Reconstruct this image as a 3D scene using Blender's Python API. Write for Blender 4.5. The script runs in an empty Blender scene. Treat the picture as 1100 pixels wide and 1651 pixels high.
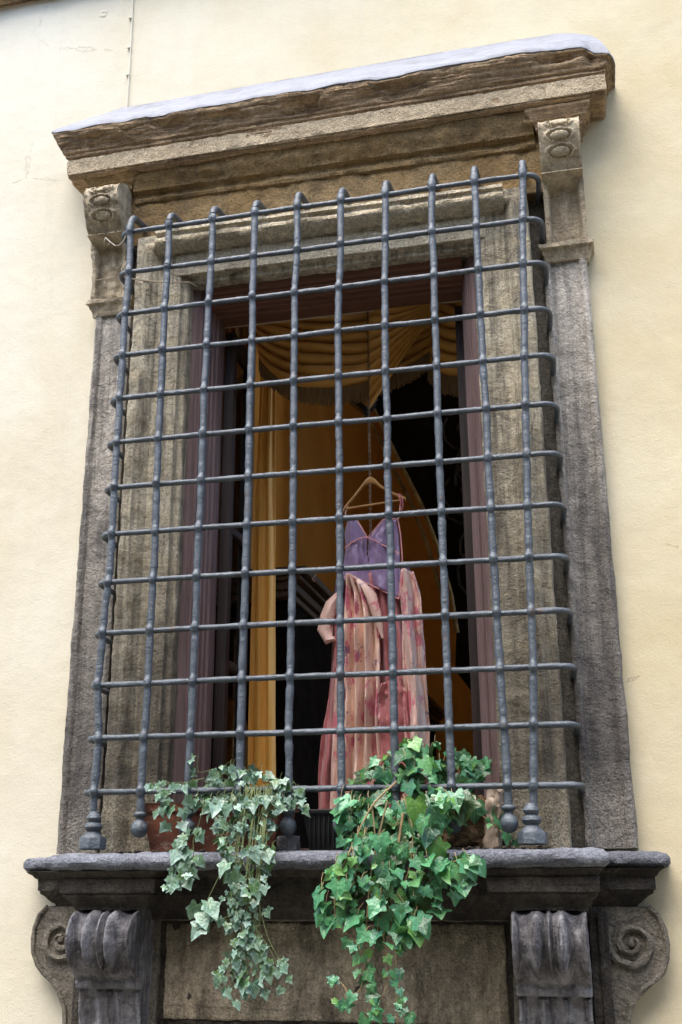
import bpy, bmesh, math, random
from mathutils import Vector, Matrix, noise
random.seed(7)
sc = bpy.context.scene
Z0 = 3.98                      # height of the model's reference line above the street
# ------------------------------------------------------------------ camera
R_, U_, F_ = [[0.97535, 0.220611, -0.004859], [0.074589, -0.308881, 0.948171], [-0.207676, 0.925161, 0.317722]]
cp = [1.5944, -3.3983, -2.3773]
cam = bpy.data.cameras.new('camera'); camo = bpy.data.objects.new('camera', cam)
sc.collection.objects.link(camo)
m = Matrix(((R_[0], U_[0], -F_[0], cp[0]), (R_[1], U_[1], -F_[1], cp[1]), (R_[2], U_[2], -F_[2], cp[2] + Z0), (0, 0, 0, 1)))
camo.matrix_world = m
cam.sensor_fit = 'VERTICAL'; cam.sensor_height = 36; cam.lens = 1760.0 / 1651 * 36
cam.clip_start = .05; cam.clip_end = 500
sc.camera = camo
# ------------------------------------------------------------------ world and sun
SUN_EL, SUN_AZ = math.radians(68), math.radians(205)     # azimuth clockwise from +Y
w = bpy.data.worlds.new('World'); sc.world = w; w.use_nodes = True
nt = w.node_tree; nt.nodes.clear()
sky = nt.nodes.new('ShaderNodeTexSky'); sky.sky_type = 'NISHITA'; sky.sun_disc = False
sky.sun_elevation = SUN_EL; sky.sun_rotation = SUN_AZ; sky.air_density = 1.0; sky.dust_density = 2.0
bg = nt.nodes.new('ShaderNodeBackground'); bg.inputs[1].default_value = .145
ow = nt.nodes.new('ShaderNodeOutputWorld'); nt.links.new(sky.outputs[0], bg.inputs[0]); nt.links.new(bg.outputs[0], ow.inputs[0])
sl = bpy.data.lights.new('sun', 'SUN'); sl.energy = 1.1; sl.angle = math.radians(50); sl.color = (1, .95, .87)
so = bpy.data.objects.new('sun', sl); sc.collection.objects.link(so)
d = Vector((math.sin(SUN_AZ) * math.cos(SUN_EL), math.cos(SUN_AZ) * math.cos(SUN_EL), math.sin(SUN_EL)))
so.rotation_euler = d.to_track_quat('Z', 'Y').to_euler(); so.location = (0, -5, 12)
sc.view_settings.view_transform = 'Standard'; sc.view_settings.look = 'None'; sc.view_settings.gamma = 1
sc.view_settings.exposure = 2.22
# ------------------------------------------------------------------ helpers
ORG = {}
def empty(name, loc, label, cat, group=None):
    o = bpy.data.objects.new(name, None); sc.collection.objects.link(o)
    o.location = (loc[0], loc[1], loc[2] + Z0); o.empty_display_size = .1
    ORG[o.name] = Vector(loc); tag(o, label, cat, group); return o
def tag(o, label=None, cat=None, group=None, kind=None):
    if label: o['label'] = label
    if cat: o['category'] = cat
    if group: o['group'] = group
    if kind: o['kind'] = kind
    return o
def erode(bm, amp, scale=8, sx=1, fine=0, seed=0):
    if not amp and not fine: return
    bm.normal_update(); off = Vector((seed * 7.3, seed * 3.1, seed))
    mv = []
    for v in bm.verts:
        p = Vector((v.co.x * sx, v.co.y, v.co.z)) * scale + off
        n = noise.fractal(p, .9, 2.1, 4)
        h = n * amp
        if fine: h += noise.noise(v.co * 70 + off) * fine
        mv.append((v, v.normal * h))
    for v, dd in mv: v.co += dd
class MB:
    def __init__(s): s.bm = bmesh.new()
    def face(s, vs):
        try: s.bm.faces.new(vs)
        except ValueError: pass
    def grid(s, nu, nv, f, closeu=False, closev=False):
        vs = [[s.bm.verts.new(f(i / (nu if closeu else nu - 1), j / (nv if closev else nv - 1))) for j in range(nv)] for i in range(nu)]
        for i in range(nu if closeu else nu - 1):
            for j in range(nv if closev else nv - 1):
                a, b = (i + 1) % nu, (j + 1) % nv
                s.face((vs[i][j], vs[a][j], vs[a][b], vs[i][b]))
        return vs
    def cap(s, vs, flip=False):
        s.face(vs[::-1] if flip else vs)
    def box(s, x0, x1, y0, y1, z0, z1, st=None, r=.006):
        mn, mx = Vector((x0, y0, z0)), Vector((x1, y1, z1)); r = min(r, (x1 - x0) / 2.1, (y1 - y0) / 2.1, (z1 - z0) / 2.1)
        def axis(a, b):
            L = b - a - 2 * r; n = max(1, int(math.ceil(L / st))) if st else 1
            return [a, a + r * .4] + [a + r + L * i / n for i in range(n + 1)] + [b - r * .4, b]
        ax = [axis(mn[k], mx[k]) for k in range(3)]
        cache = {}
        def V(i, j, k):
            key = (i, j, k)
            if key not in cache:
                p = Vector((ax[0][i], ax[1][j], ax[2][k]))
                inn = Vector([min(max(p[q], mn[q] + r), mx[q] - r) for q in range(3)])
                dd = p - inn
                if dd.length > 1e-9: p = inn + dd.normalized() * r
                cache[key] = s.bm.verts.new(p)
            return cache[key]
        n = [len(a) - 1 for a in ax]
        for i in range(n[0]):
            for j in range(n[1]):
                s.face((V(i, j, 0), V(i, j + 1, 0), V(i + 1, j + 1, 0), V(i + 1, j, 0)))
                s.face((V(i, j, n[2]), V(i + 1, j, n[2]), V(i + 1, j + 1, n[2]), V(i, j + 1, n[2])))
        for i in range(n[0]):
            for k in range(n[2]):
                s.face((V(i, 0, k), V(i + 1, 0, k), V(i + 1, 0, k + 1), V(i, 0, k + 1)))
                s.face((V(i, n[1], k), V(i, n[1], k + 1), V(i + 1, n[1], k + 1), V(i + 1, n[1], k)))
        for j in range(n[1]):
            for k in range(n[2]):
                s.face((V(0, j, k), V(0, j, k + 1), V(0, j + 1, k + 1), V(0, j + 1, k)))
                s.face((V(n[0], j, k), V(n[0], j + 1, k), V(n[0], j + 1, k + 1), V(n[0], j, k + 1)))
        return s
    def tube(s, pts, rad, n=10, closed=False, jit=0, capit=True):
        pts = [Vector(p) for p in pts]; N = len(pts); rings = []
        up = Vector((0, 0, 1)); t0 = (pts[1] - pts[0]).normalized()
        if abs(t0.dot(up)) > .9: up = Vector((0, 1, 0))
        nrm = (up - t0 * up.dot(t0)).normalized()
        for i, p in enumerate(pts):
            a = pts[max(i - 1, 0)]; b = pts[min(i + 1, N - 1)]
            if closed: a = pts[i - 1]; b = pts[(i + 1) % N]
            t = (b - a).normalized(); nrm = (nrm - t * nrm.dot(t)).normalized(); bi = t.cross(nrm)
            r = rad(i / (N - 1)) if callable(rad) else (rad[i] if isinstance(rad, (list, tuple)) else rad)
            ring = []
            for k in range(n):
                th = 2 * math.pi * k / n; rr = r * (1 + (jit * noise.noise(p * 35 + Vector((k, k * 2, 0))) if jit else 0))
                ring.append(s.bm.verts.new(p + (nrm * math.cos(th) + bi * math.sin(th)) * rr))
            rings.append(ring)
        for i in range(N if closed else N - 1):
            A, B = rings[i], rings[(i + 1) % N]
            for k in range(n): s.face((A[k], A[(k + 1) % n], B[(k + 1) % n], B[k]))
        if not closed and capit: s.face(rings[0][::-1]); s.face(rings[-1])
        return s
    def lathe(s, prof, c, n=20, sq=None):
        vs = s.grid(n, len(prof), lambda u, v: Vector((c[0] + prof[round(v * (len(prof) - 1))][0] * math.cos(2 * math.pi * u + .2),
             c[1] + prof[round(v * (len(prof) - 1))][0] * math.sin(2 * math.pi * u + .2), c[2] + prof[round(v * (len(prof) - 1))][1])), closeu=True)
        return s
    def mould(s, prof, xc, hw, yw, st=.03, fz=.02):
        """moulding with mitred returns: prof is a list of (dx, dy, z)"""
        pr = []
        for i, p in enumerate(prof):
            pr.append(p)
            if i < len(prof) - 1:
                q = prof[i + 1]; L = math.dist(p, q); n = int(L / fz)
                for k in range(1, n + 1): pr.append(tuple(p[t] + (q[t] - p[t]) * k / (n + 1) for t in range(3)))
        nx = max(2, int(2 * hw / st)); md = max(p[1] for p in prof); ny = max(2, int(md / st))
        rows = []
        for dx, dy, z in pr:
            row = [(xc - hw - dx, yw - dy * j / ny, z) for j in range(ny)]
            row += [(xc - hw - dx + 2 * (hw + dx) * i / nx, yw - dy, z) for i in range(nx + 1)]
            row += [(xc + hw + dx, yw - dy + dy * (j + 1) / ny, z) for j in range(ny)]
            rows.append([s.bm.verts.new(p) for p in row])
        for a, b in zip(rows, rows[1:]):
            for i in range(len(a) - 1): s.face((a[i], a[i + 1], b[i + 1], b[i]))
        s.face(rows[0][::-1]); s.face(rows[-1])
        return s
    def prism(s, pts, y0, y1, st=None):
        """outline in x,z extruded from y0 (front) to y1"""
        if st:
            q = []
            for i, p in enumerate(pts):
                b = pts[(i + 1) % len(pts)]; n = max(1, int(math.dist(p, b) / st))
                q += [(p[0] + (b[0] - p[0]) * k / n, p[1] + (b[1] - p[1]) * k / n) for k in range(n)]
            pts = q
        A = [s.bm.verts.new((x, y0, z)) for x, z in pts]; B = [s.bm.verts.new((x, y1, z)) for x, z in pts]
        s.face(A); s.face(B[::-1])
        for i in range(len(pts)): j = (i + 1) % len(pts); s.face((A[j], A[i], B[i], B[j]))
        return s
    def build(s, name, mat, parent=None, ero=0, scale=8, sx=1, fine=0, smooth=40, seed=0, solid=0, loc=None):
        bmesh.ops.recalc_face_normals(s.bm, faces=s.bm.faces)
        erode(s.bm, ero, scale, sx, fine, seed)
        o3 = ORG[parent.name] if parent else (Vector(loc) if loc else Vector((0, 0, 0)))
        for v in s.bm.verts: v.co -= o3
        me = bpy.data.meshes.new(name); s.bm.to_mesh(me); s.bm.free()
        o = bpy.data.objects.new(name, me); sc.collection.objects.link(o)
        if smooth:
            me.shade_smooth(); me.set_sharp_from_angle(angle=math.radians(smooth))
        if isinstance(mat, (list, tuple)):
            for q in mat: me.materials.append(q)
        else: me.materials.append(mat)
        if parent: o.parent = parent; ORG[o.name] = o3
        else: o.location = (o3.x, o3.y, o3.z + Z0)
        if not parent: ORG[o.name] = o3
        if solid:
            md = o.modifiers.new('s', 'SOLIDIFY'); md.thickness = solid; md.offset = 0
        return o
# ------------------------------------------------------------------ materials
class NT:
    def __init__(s, name):
        s.m = bpy.data.materials.new(name); s.m.use_nodes = True; s.t = s.m.node_tree; s.t.nodes.clear()
        s.out = s.t.nodes.new('ShaderNodeOutputMaterial'); s.b = s.t.nodes.new('ShaderNodeBsdfPrincipled')
        s.t.links.new(s.b.outputs[0], s.out.inputs[0]); s.pos = s.t.nodes.new('ShaderNodeNewGeometry').outputs['Position']
    def n(s, typ, **k):
        x = s.t.nodes.new(typ)
        for a, b in k.items(): setattr(x, a, b)
        return x
    def l(s, a, b): s.t.links.new(a, b)
    def map(s, scale, off=(0, 0, 0), src=None):
        x = s.n('ShaderNodeMapping'); x.inputs['Scale'].default_value = scale; x.inputs['Location'].default_value = off
        s.l(src or s.pos, x.inputs[0]); return x.outputs[0]
    def noise(s, sc_, det=4, rough=.6, src=None, dist=0):
        x = s.n('ShaderNodeTexNoise'); x.inputs['Scale'].default_value = sc_; x.inputs['Detail'].default_value = det
        x.inputs['Roughness'].default_value = rough; x.inputs['Distortion'].default_value = dist
        s.l(src or s.pos, x.inputs['Vector']); return x.outputs[0]
    def vor(s, sc_, feat='F1', src=None):
        x = s.n('ShaderNodeTexVoronoi'); x.feature = feat; x.inputs['Scale'].default_value = sc_; s.l(src or s.pos, x.inputs['Vector']); return x.outputs[0]
    def ramp(s, fac, stops):
        x = s.n('ShaderNodeValToRGB'); e = x.color_ramp.elements
        while len(e) > 1: e.remove(e[-1])
        e[0].position = stops[0][0]; e[0].color = s.c4(stops[0][1])
        for p, c in stops[1:]: q = e.new(p); q.color = s.c4(c)
        s.l(fac, x.inputs[0]); return x.outputs[0]
    def c4(s, c): return (c, c, c, 1) if isinstance(c, (int, float)) else (*c, 1)
    def mix(s, fac, a, b, mode='MIX'):
        x = s.n('ShaderNodeMixRGB', blend_type=mode)
        for v, i in ((fac, 0), (a, 1), (b, 2)):
            if isinstance(v, (int, float)): x.inputs[i].default_value = v if i == 0 else s.c4(v)
            elif isinstance(v, tuple): x.inputs[i].default_value = s.c4(v)
            else: s.l(v, x.inputs[i])
        return x.outputs[0]
    def math(s, op, a, b=0, c=0, clamp=False):
        x = s.n('ShaderNodeMath', operation=op); x.use_clamp = clamp
        for v, i in ((a, 0), (b, 1), (c, 2)):
            if isinstance(v, (int, float)): x.inputs[i].default_value = v
            else: s.l(v, x.inputs[i])
        return x.outputs[0]
    def sep(s, src=None):
        x = s.n('ShaderNodeSeparateXYZ'); s.l(src or s.pos, x.inputs[0]); return x.outputs
    def bump(s, h, dist=.003, strength=1, prev=None):
        x = s.n('ShaderNodeBump'); x.inputs['Distance'].default_value = dist; x.inputs['Strength'].default_value = strength
        s.l(h, x.inputs['Height'])
        if prev: s.l(prev, x.inputs['Normal'])
        return x.outputs[0]
    def fin(s, col, rough=.8, bump=None, metal=0, spec=None):
        for v, i in ((col, 'Base Color'), (rough, 'Roughness'), (metal, 'Metallic')):
            if isinstance(v, (int, float)): s.b.inputs[i].default_value = s.c4(v) if i == 'Base Color' else v
            elif isinstance(v, tuple): s.b.inputs[i].default_value = s.c4(v)
            else: s.l(v, s.b.inputs[i])
        if bump: s.l(bump, s.b.inputs['Normal'])
        if spec is not None: s.b.inputs['Specular IOR Level'].default_value = spec
        return s.m
def stone(name, light, mid, dark, stain=.5, streak=.5, grain=1.0, zlo=None, zhi=None, strata=False, ochre=0, pale=0):
    t = NT(name)
    big = t.noise(3.0, 5, .6); medn = t.noise(22, 5, .7); fine = t.noise(170, 3, .7)
    base = t.ramp(t.math('ADD', t.math('MULTIPLY', big, .5), t.math('MULTIPLY', medn, .5)), [(.36, mid), (.6, light)])
    base = t.mix(.68 * grain, base, t.ramp(t.math('ADD', t.math('MULTIPLY', fine, .6), t.math('MULTIPLY', t.noise(75, 3, .7), .4)), [(.37, .35), (.60, 1.5)]), 'MULTIPLY')
    if strata:
        st = t.noise(1, 5, .65, t.map((3, 30, 75)), .4)
        base = t.mix(.7, base, t.ramp(st, [(.35, .45), (.62, 1.25)]), 'MULTIPLY')
    if ochre:
        base = t.mix(t.math('MULTIPLY', t.ramp(t.noise(5, 4, .7), [(.45, 0), (.6, 1)]), ochre), base, (.26, .15, .045))
    sk = t.noise(1, 6, .7, t.map((26, 26, 1.6), (3, 1, 5)), .2)
    sk2 = t.ramp(sk, [(.46, 0), (.62, 1)])
    base = t.mix(t.math('MULTIPLY', sk2, streak), base, dark)
    blot = t.ramp(t.noise(4.5, 6, .72, t.map((1, 1, .45), (9, 2, 1)), .3), [(.48, 0), (.62, 1)])
    base = t.mix(t.math('MULTIPLY', blot, stain), base, dark)
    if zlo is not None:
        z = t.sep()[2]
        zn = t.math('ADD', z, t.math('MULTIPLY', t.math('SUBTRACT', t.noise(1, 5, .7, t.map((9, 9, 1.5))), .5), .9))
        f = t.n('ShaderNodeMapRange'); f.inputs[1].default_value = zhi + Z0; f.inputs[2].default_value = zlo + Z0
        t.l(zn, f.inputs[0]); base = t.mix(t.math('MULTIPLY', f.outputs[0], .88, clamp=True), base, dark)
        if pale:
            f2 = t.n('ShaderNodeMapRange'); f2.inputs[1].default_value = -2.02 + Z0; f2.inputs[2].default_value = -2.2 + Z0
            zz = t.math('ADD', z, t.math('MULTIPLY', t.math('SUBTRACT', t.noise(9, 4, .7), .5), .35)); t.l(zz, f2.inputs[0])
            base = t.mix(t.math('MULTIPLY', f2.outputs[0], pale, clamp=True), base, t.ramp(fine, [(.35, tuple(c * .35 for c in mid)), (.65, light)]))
    cd = t.math('ADD', t.vor(3.2, 'DISTANCE_TO_EDGE', t.map((.6, 1, 1.5), (2, 0, 5))), t.math('MULTIPLY', t.math('SUBTRACT', t.noise(16, 5, .75), .5), .12))
    crk = t.math('MULTIPLY', t.math('LESS_THAN', t.math('ABSOLUTE', cd), .010), t.ramp(t.noise(2.3, 2, .5), [(.47, 0), (.52, 1)]))
    base = t.mix(t.math('MULTIPLY', crk, .38), base, dark)
    pits = t.ramp(t.vor(95), [(.12, 0), (.4, 1)])
    b1 = t.bump(t.noise(150, 4, .75), .008, 1.0 * grain); b2 = t.bump(pits, .005, .6 * grain, b1); b3 = t.bump(medn, .018, .9, b2)
    if strata: b3 = t.bump(st, .035, 1, b3)
    return t.fin(base, .88, b3, spec=.25)
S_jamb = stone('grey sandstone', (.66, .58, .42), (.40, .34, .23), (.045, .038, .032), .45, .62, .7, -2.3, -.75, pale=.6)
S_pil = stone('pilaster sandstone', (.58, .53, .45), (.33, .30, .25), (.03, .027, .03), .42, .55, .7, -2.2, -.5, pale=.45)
S_lint = stone('lintel sandstone', (.74, .65, .47), (.50, .43, .30), (.16, .11, .08), .25, .15, 1)
S_corn = stone('brown layered sandstone', (.62, .44, .26), (.36, .245, .135), (.12, .08, .05), .25, .05, .8, strata=True)
S_coro = stone('buff sandstone band', (.62, .50, .33), (.42, .33, .21), (.16, .11, .07), .15, .05, .9)
S_friz = stone('ochre frieze stone', (.34, .235, .11), (.19, .13, .06), (.05, .036, .024), .35, .1, 1, ochre=.5)
S_cons = stone('carved console stone', (.58, .49, .34), (.36, .29, .19), (.08, .06, .045), .2, .4, .4)
S_sill = stone('blackened sill stone', (.105, .09, .07), (.04, .034, .028), (.008, .007, .008), .5, .3, .8)
S_slab = stone('worn sill edge', (.25, .26, .29), (.13, .135, .155), (.05, .05, .055), .25, .1, .9)
S_vol = stone('dark polished volute stone', (.32, .31, .32), (.10, .095, .10), (.014, .012, .015), .55, .65, .4)
S_scr = stone('grey scroll stone', (.27, .24, .19), (.14, .125, .10), (.04, .036, .032), .3, .2, 1)
S_pan = stone('apron panel stone', (.56, .47, .34), (.31, .26, .185), (.015, .013, .011), .75, .35, .9)
t = NT('weathered lead sheet')
M_lead = t.fin(t.mix(t.math('MULTIPLY', t.ramp(t.noise(7, 5, .75), [(.5, 0), (.68, 1)]), .55), t.ramp(t.noise(1, 5, .7, t.map((14, 90, 90))), [(.3, (.14, .148, .17)), (.65, (.25, .26, .29))]), (.10, .10, .10)), .7, t.bump(t.noise(90, 4, .7), .004, .6))
t = NT('cream plaster')
big = t.noise(.9, 5, .55); mo = t.noise(5, 4, .6)
col = t.ramp(t.math('ADD', t.math('MULTIPLY', big, .6), t.math('MULTIPLY', mo, .4)), [(.38, (.575, .48, .285)), (.62, (.655, .575, .375))])
gx = t.n('ShaderNodeMapRange'); gx.inputs[1].default_value = -1.2; gx.inputs[2].default_value = 2.6; t.l(t.sep()[0], gx.inputs[0])
side_light = t.math('ADD', gx.outputs[0], t.math('MULTIPLY', t.math('SUBTRACT', t.noise(1.6, 4, .6), .5), .9), clamp=True)
col = t.mix(t.math('MULTIPLY', t.math('SUBTRACT', 1, side_light, clamp=True), .8), col, (.71, .68, .575))  # paler left side: brighter light there put into the plaster colour
och = t.ramp(t.noise(1, 5, .7, t.map((1.7, 1.7, .6), (4, 0, 7)), .3), [(.5, 0), (.72, 1)])
col = t.mix(t.math('MULTIPLY', och, .22), col, (.50, .36, .16))
gr = t.ramp(t.noise(1, 5, .75, t.map((14, 14, .8), (1, 0, 0))), [(.55, 0), (.8, 1)])
col = t.mix(t.math('MULTIPLY', gr, .25), col, (.5, .47, .38))
ck = t.vor(.9, 'DISTANCE_TO_EDGE', t.map((1, 1, 1.3), (3, 0, 1), None)); ck = t.math('ADD', ck, t.math('MULTIPLY', t.math('SUBTRACT', t.noise(7, 5, .7), .5), .10))
crk = t.math('MULTIPLY', t.math('LESS_THAN', t.math('ABSOLUTE', ck), .0022), t.ramp(t.noise(1.1, 2, .5), [(.52, 0), (.6, 1)]))
col = t.mix(t.math('MULTIPLY', crk, .45), col, (.3, .24, .15))
b = t.bump(t.noise(140, 5, .7), .002, .8); b = t.bump(t.noise(14, 4, .55), .009, .3, b); b = t.bump(t.noise(2.2, 3, .5), .02, .3, b)
M_plaster = t.fin(col, .9, b, spec=.2)
t = NT('blue grey painted iron')
f = t.noise(230, 3, .7); rs = t.ramp(t.noise(9, 6, .75), [(.60, 0), (.68, 1)])
col = t.ramp(t.noise(20, 5, .7), [(.35, (.10, .115, .135)), (.65, (.185, .205, .235))])
col = t.mix(.5, col, t.ramp(f, [(.35, .45), (.6, 1.2)]), 'MULTIPLY')
col = t.mix(t.math('MULTIPLY', rs, .75), col, (.16, .075, .035))
b = t.bump(t.noise(120, 4, .7), .0035, .9); b = t.bump(t.noise(1, 4, .6, t.map((30, 60, 60))), .006, .6, b)
M_iron = t.fin(t.mix(1, col, (.48, .525, .53), 'MULTIPLY'), .46, b, metal=.1, spec=.7)
def plain(name, a, b_, sc_=12, rough=.8, bs=80, bd=.002, map_=None, spec=.4, sheen=0, metal=0):
    t = NT(name); src = t.map(map_) if map_ else None
    c = t.ramp(t.noise(sc_ if not map_ else 1, 5, .65, src), [(.35, a), (.65, b_)])
    if sheen: t.b.inputs['Sheen Weight'].default_value = sheen
    return t.fin(c, rough, t.bump(t.noise(bs, 4, .7, src if map_ else None), bd, .8), spec=spec, metal=metal)
M_frame = plain('mauve brown painted wood', (.13, .082, .075), (.23, .15, .14), rough=.6, map_=(120, 120, 3))
M_lintwood = plain('brown window head wood', (.11, .045, .024), (.19, .085, .05), rough=.6, map_=(3, 120, 120))
M_case = plain('dark casement wood', (.018, .011, .009), (.04, .024, .018), rough=.6, map_=(120, 120, 3))
t = NT('window glass'); t.b.inputs['Transmission Weight'].default_value = 1; M_glass = t.fin((.75, .72, .66), .03, None); t.b.inputs['IOR'].default_value = 1.45
M_curt = plain('orange satin curtain', (.80, .38, .06), (.92, .50, .11), rough=.45, map_=(30, 30, 1), bs=300, bd=.0008, spec=.5)
M_drape = plain('brown drape', (.20, .10, .035), (.30, .16, .06), rough=.6, map_=(40, 40, 1))
M_swag = plain('gold swag fabric', (.60, .29, .055), (.76, .41, .10), sc_=6, rough=.45, bs=400, bd=.001)
M_fringe = plain('fringe threads', (.16, .09, .035), (.34, .21, .09), rough=.8, map_=(300, 300, 6))
M_orange = plain('orange room wall', (.62, .23, .03), (.74, .30, .05), sc_=2, rough=.85)
M_ceil = plain('dim room ceiling', (.25, .18, .12), (.35, .27, .18), sc_=3)
M_floor = plain('room floor tiles', (.12, .05, .03), (.2, .09, .05), sc_=3)
M_dwood = plain('near black carved wood', (.006, .004, .003), (.014, .009, .006), sc_=9, rough=.9, bs=25, bd=.02, spec=.05)
M_gilt = plain('old gilding', (.16, .095, .035), (.42, .27, .11), sc_=14, rough=.45, bs=60, bd=.006, metal=.3)
M_hang = plain('varnished beech', (.42, .20, .06), (.55, .30, .10), rough=.35, map_=(8, 60, 60), bd=.0005)
M_chain = plain('old brass', (.16, .11, .07), (.34, .25, .17), rough=.4, metal=.7)
M_cream = plain('pale painted conduit', (.62, .58, .46), (.72, .68, .55), bs=60)
M_cord = plain('beige cord', (.22, .17, .11), (.38, .31, .21), bs=200)
M_black = plain('black plastic', (.008, .008, .009), (.02, .02, .022), rough=.45)
M_soil = plain('potting soil', (.02, .013, .009), (.06, .04, .025), sc_=60, bs=90, bd=.01)
M_asph = plain('stone paving', (.12, .112, .095), (.18, .17, .145), sc_=3)
M_opp = plain('opposite plaster', (.13, .11, .085), (.18, .155, .12), sc_=2)
def fabric(name, base, blot, dark, bl=.5, seed=0, stripe=None):
    t = NT(name)
    c = t.ramp(t.noise(6, 4, .6, t.map((1, 1, .6), (seed, 0, seed))), [(.3, tuple(v * .8 for v in base)), (.7, base)])
    if stripe: c = t.mix(t.ramp(t.noise(1, 3, .5, t.map((22, 22, .8), (seed, 0, 0))), [(.47, 0), (.56, 1)]), c, stripe)
    m1 = t.ramp(t.noise(9, 5, .75, t.map((1, 1, .8), (seed * 3, 1, 2)), .4), [(.545, 0), (.585, 1)])
    c = t.mix(t.math('MULTIPLY', m1, bl), c, blot)
    m2 = t.ramp(t.noise(13, 4, .7, t.map((1, 1, 1), (seed * 5 + 3, 4, 2)), .5), [(.62, 0), (.65, 1)])
    c = t.mix(t.math('MULTIPLY', m2, bl), c, dark)
    t.b.inputs['Sheen Weight'].default_value = .2
    b = t.bump(t.noise(1, 4, .7, t.map((26, 26, 6), (seed, 0, 0)), .5), .012, .6)
    return t.fin(c, .30, t.bump(t.noise(500, 2, .5), .0006, .5, b), spec=.5)
F_purple = fabric('lilac satin', (.30, .21, .36), (.22, .15, .29), (.16, .10, .23), .4)
F_dark = fabric('dark violet satin', (.09, .05, .11), (.06, .04, .08), (.05, .03, .06), .3)
F_rose = fabric('rose silk', (.50, .17, .17), (.62, .28, .26), (.36, .09, .11), .5, 3)
F_peach = fabric('peach silk with blotched roses', (.88, .60, .46), (.60, .12, .20), (.22, .12, .20), .95, 5)
F_pale = fabric('pale peach silk', (.84, .56, .46), (.62, .14, .20), (.25, .15, .22), .85, 9)
F_trim = fabric('pink piping', (.80, .36, .36), (.8, .36, .36), (.8, .36, .36), 0)
t = NT('old terracotta')
c = t.ramp(t.noise(8, 5, .7), [(.35, (.09, .028, .015)), (.6, (.20, .065, .03))])
c = t.mix(t.math('MULTIPLY', t.ramp(t.noise(5, 5, .8, t.map((1, 1, 2.5))), [(.56, 0), (.66, 1)]), .6), c, (.35, .28, .22))
M_terra = t.fin(c, .85, t.bump(t.noise(70, 4, .7), .004, .8))
t = NT('rough bark')
hb = t.noise(1, 6, .75, t.map((14, 14, 22)), 1.2)
M_bark = t.fin(t.ramp(hb, [(.35, (.05, .03, .015)), (.5, (.20, .125, .055)), (.68, (.42, .30, .14))]), .95, t.bump(hb, .04, 1))
t = NT('weathered plank')
hb = t.noise(1, 6, .75, t.map((40, 40, 7)), .6)
M_plank = t.fin(t.ramp(hb, [(.35, (.13, .08, .05)), (.5, (.40, .30, .22)), (.7, (.58, .48, .38))]), .9, t.bump(hb, .01, 1))
def leafmat(name, cols, vein, rim=None):
    t = NT(name); g = t.n('ShaderNodeNewGeometry'); uv = t.n('ShaderNodeUVMap'); s = t.sep(uv.outputs[0])
    c = t.ramp(g.outputs['Random Per Island'], [(i / (len(cols) - 1), q) for i, q in enumerate(cols)])
    x = t.math('SUBTRACT', s[0], .5); y = t.math('SUBTRACT', .80, s[1])
    th = t.math('ABSOLUTE', t.math('ARCTAN2', x, y))
    dd = t.math('MINIMUM', t.math('MINIMUM', th, t.math('ABSOLUTE', t.math('SUBTRACT', th, .72))), t.math('ABSOLUTE', t.math('SUBTRACT', th, 1.75)))
    r = t.math('SQRT', t.math('ADD', t.math('MULTIPLY', x, x), t.math('MULTIPLY', y, y)))
    vv = t.math('LESS_THAN', t.math('MULTIPLY', dd, r), .013)
    c = t.mix(.35, c, t.ramp(t.noise(45, 3, .6), [(.35, .6), (.65, 1.3)]), 'MULTIPLY')
    if rim:
        e = t.math('ADD', r, t.math('MULTIPLY', t.math('SUBTRACT', t.noise(60, 3, .7), .5), .55))
        c = t.mix(t.math('MULTIPLY', t.ramp(e, [(.30, 0), (.50, 1)]), .5), c, rim)
    c = t.mix(t.math('MULTIPLY', vv, .5), c, vein)
    t.b.inputs['Transmission Weight'].default_value = 0
    ts = t.n('ShaderNodeBsdfTranslucent'); mx = t.n('ShaderNodeMixShader'); mx.inputs[0].default_value = .15
    m_ = t.fin(c, .33, t.bump(t.noise(60, 3, .6), .006, .8), spec=.55)
    t.l(t.mix(.3, c, (.2, .5, .05)), ts.inputs[0]); t.l(t.b.outputs[0], mx.inputs[1]); t.l(ts.outputs[0], mx.inputs[2]); t.l(mx.outputs[0], t.out.inputs[0])
    return m_
L_green = leafmat('green ivy leaf', [(.035, .12, .045), (.07, .25, .10), (.09, .31, .14), (.04, .15, .08), (.16, .36, .07), (.05, .21, .115), (.03, .085, .03), (.08, .28, .10)], (.26, .42, .2))
L_dark = leafmat('ivy leaf with painted shade', [(.02, .055, .02), (.04, .09, .025), (.06, .11, .03)], (.12, .2, .08))  # darker leaf copy, shade inside the ivy painted into its colour
L_var = leafmat('variegated ivy leaf', [(.04, .10, .04), (.11, .22, .13), (.07, .14, .03), (.17, .30, .21), (.035, .09, .045), (.22, .35, .28), (.08, .15, .045)], (.3, .4, .25), (.36, .50, .42))
M_stem = plain('ivy stem', (.20, .14, .07), (.42, .31, .16), sc_=20)
M_gstem = plain('green ivy stem', (.07, .09, .035), (.16, .19, .07), sc_=20)
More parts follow.
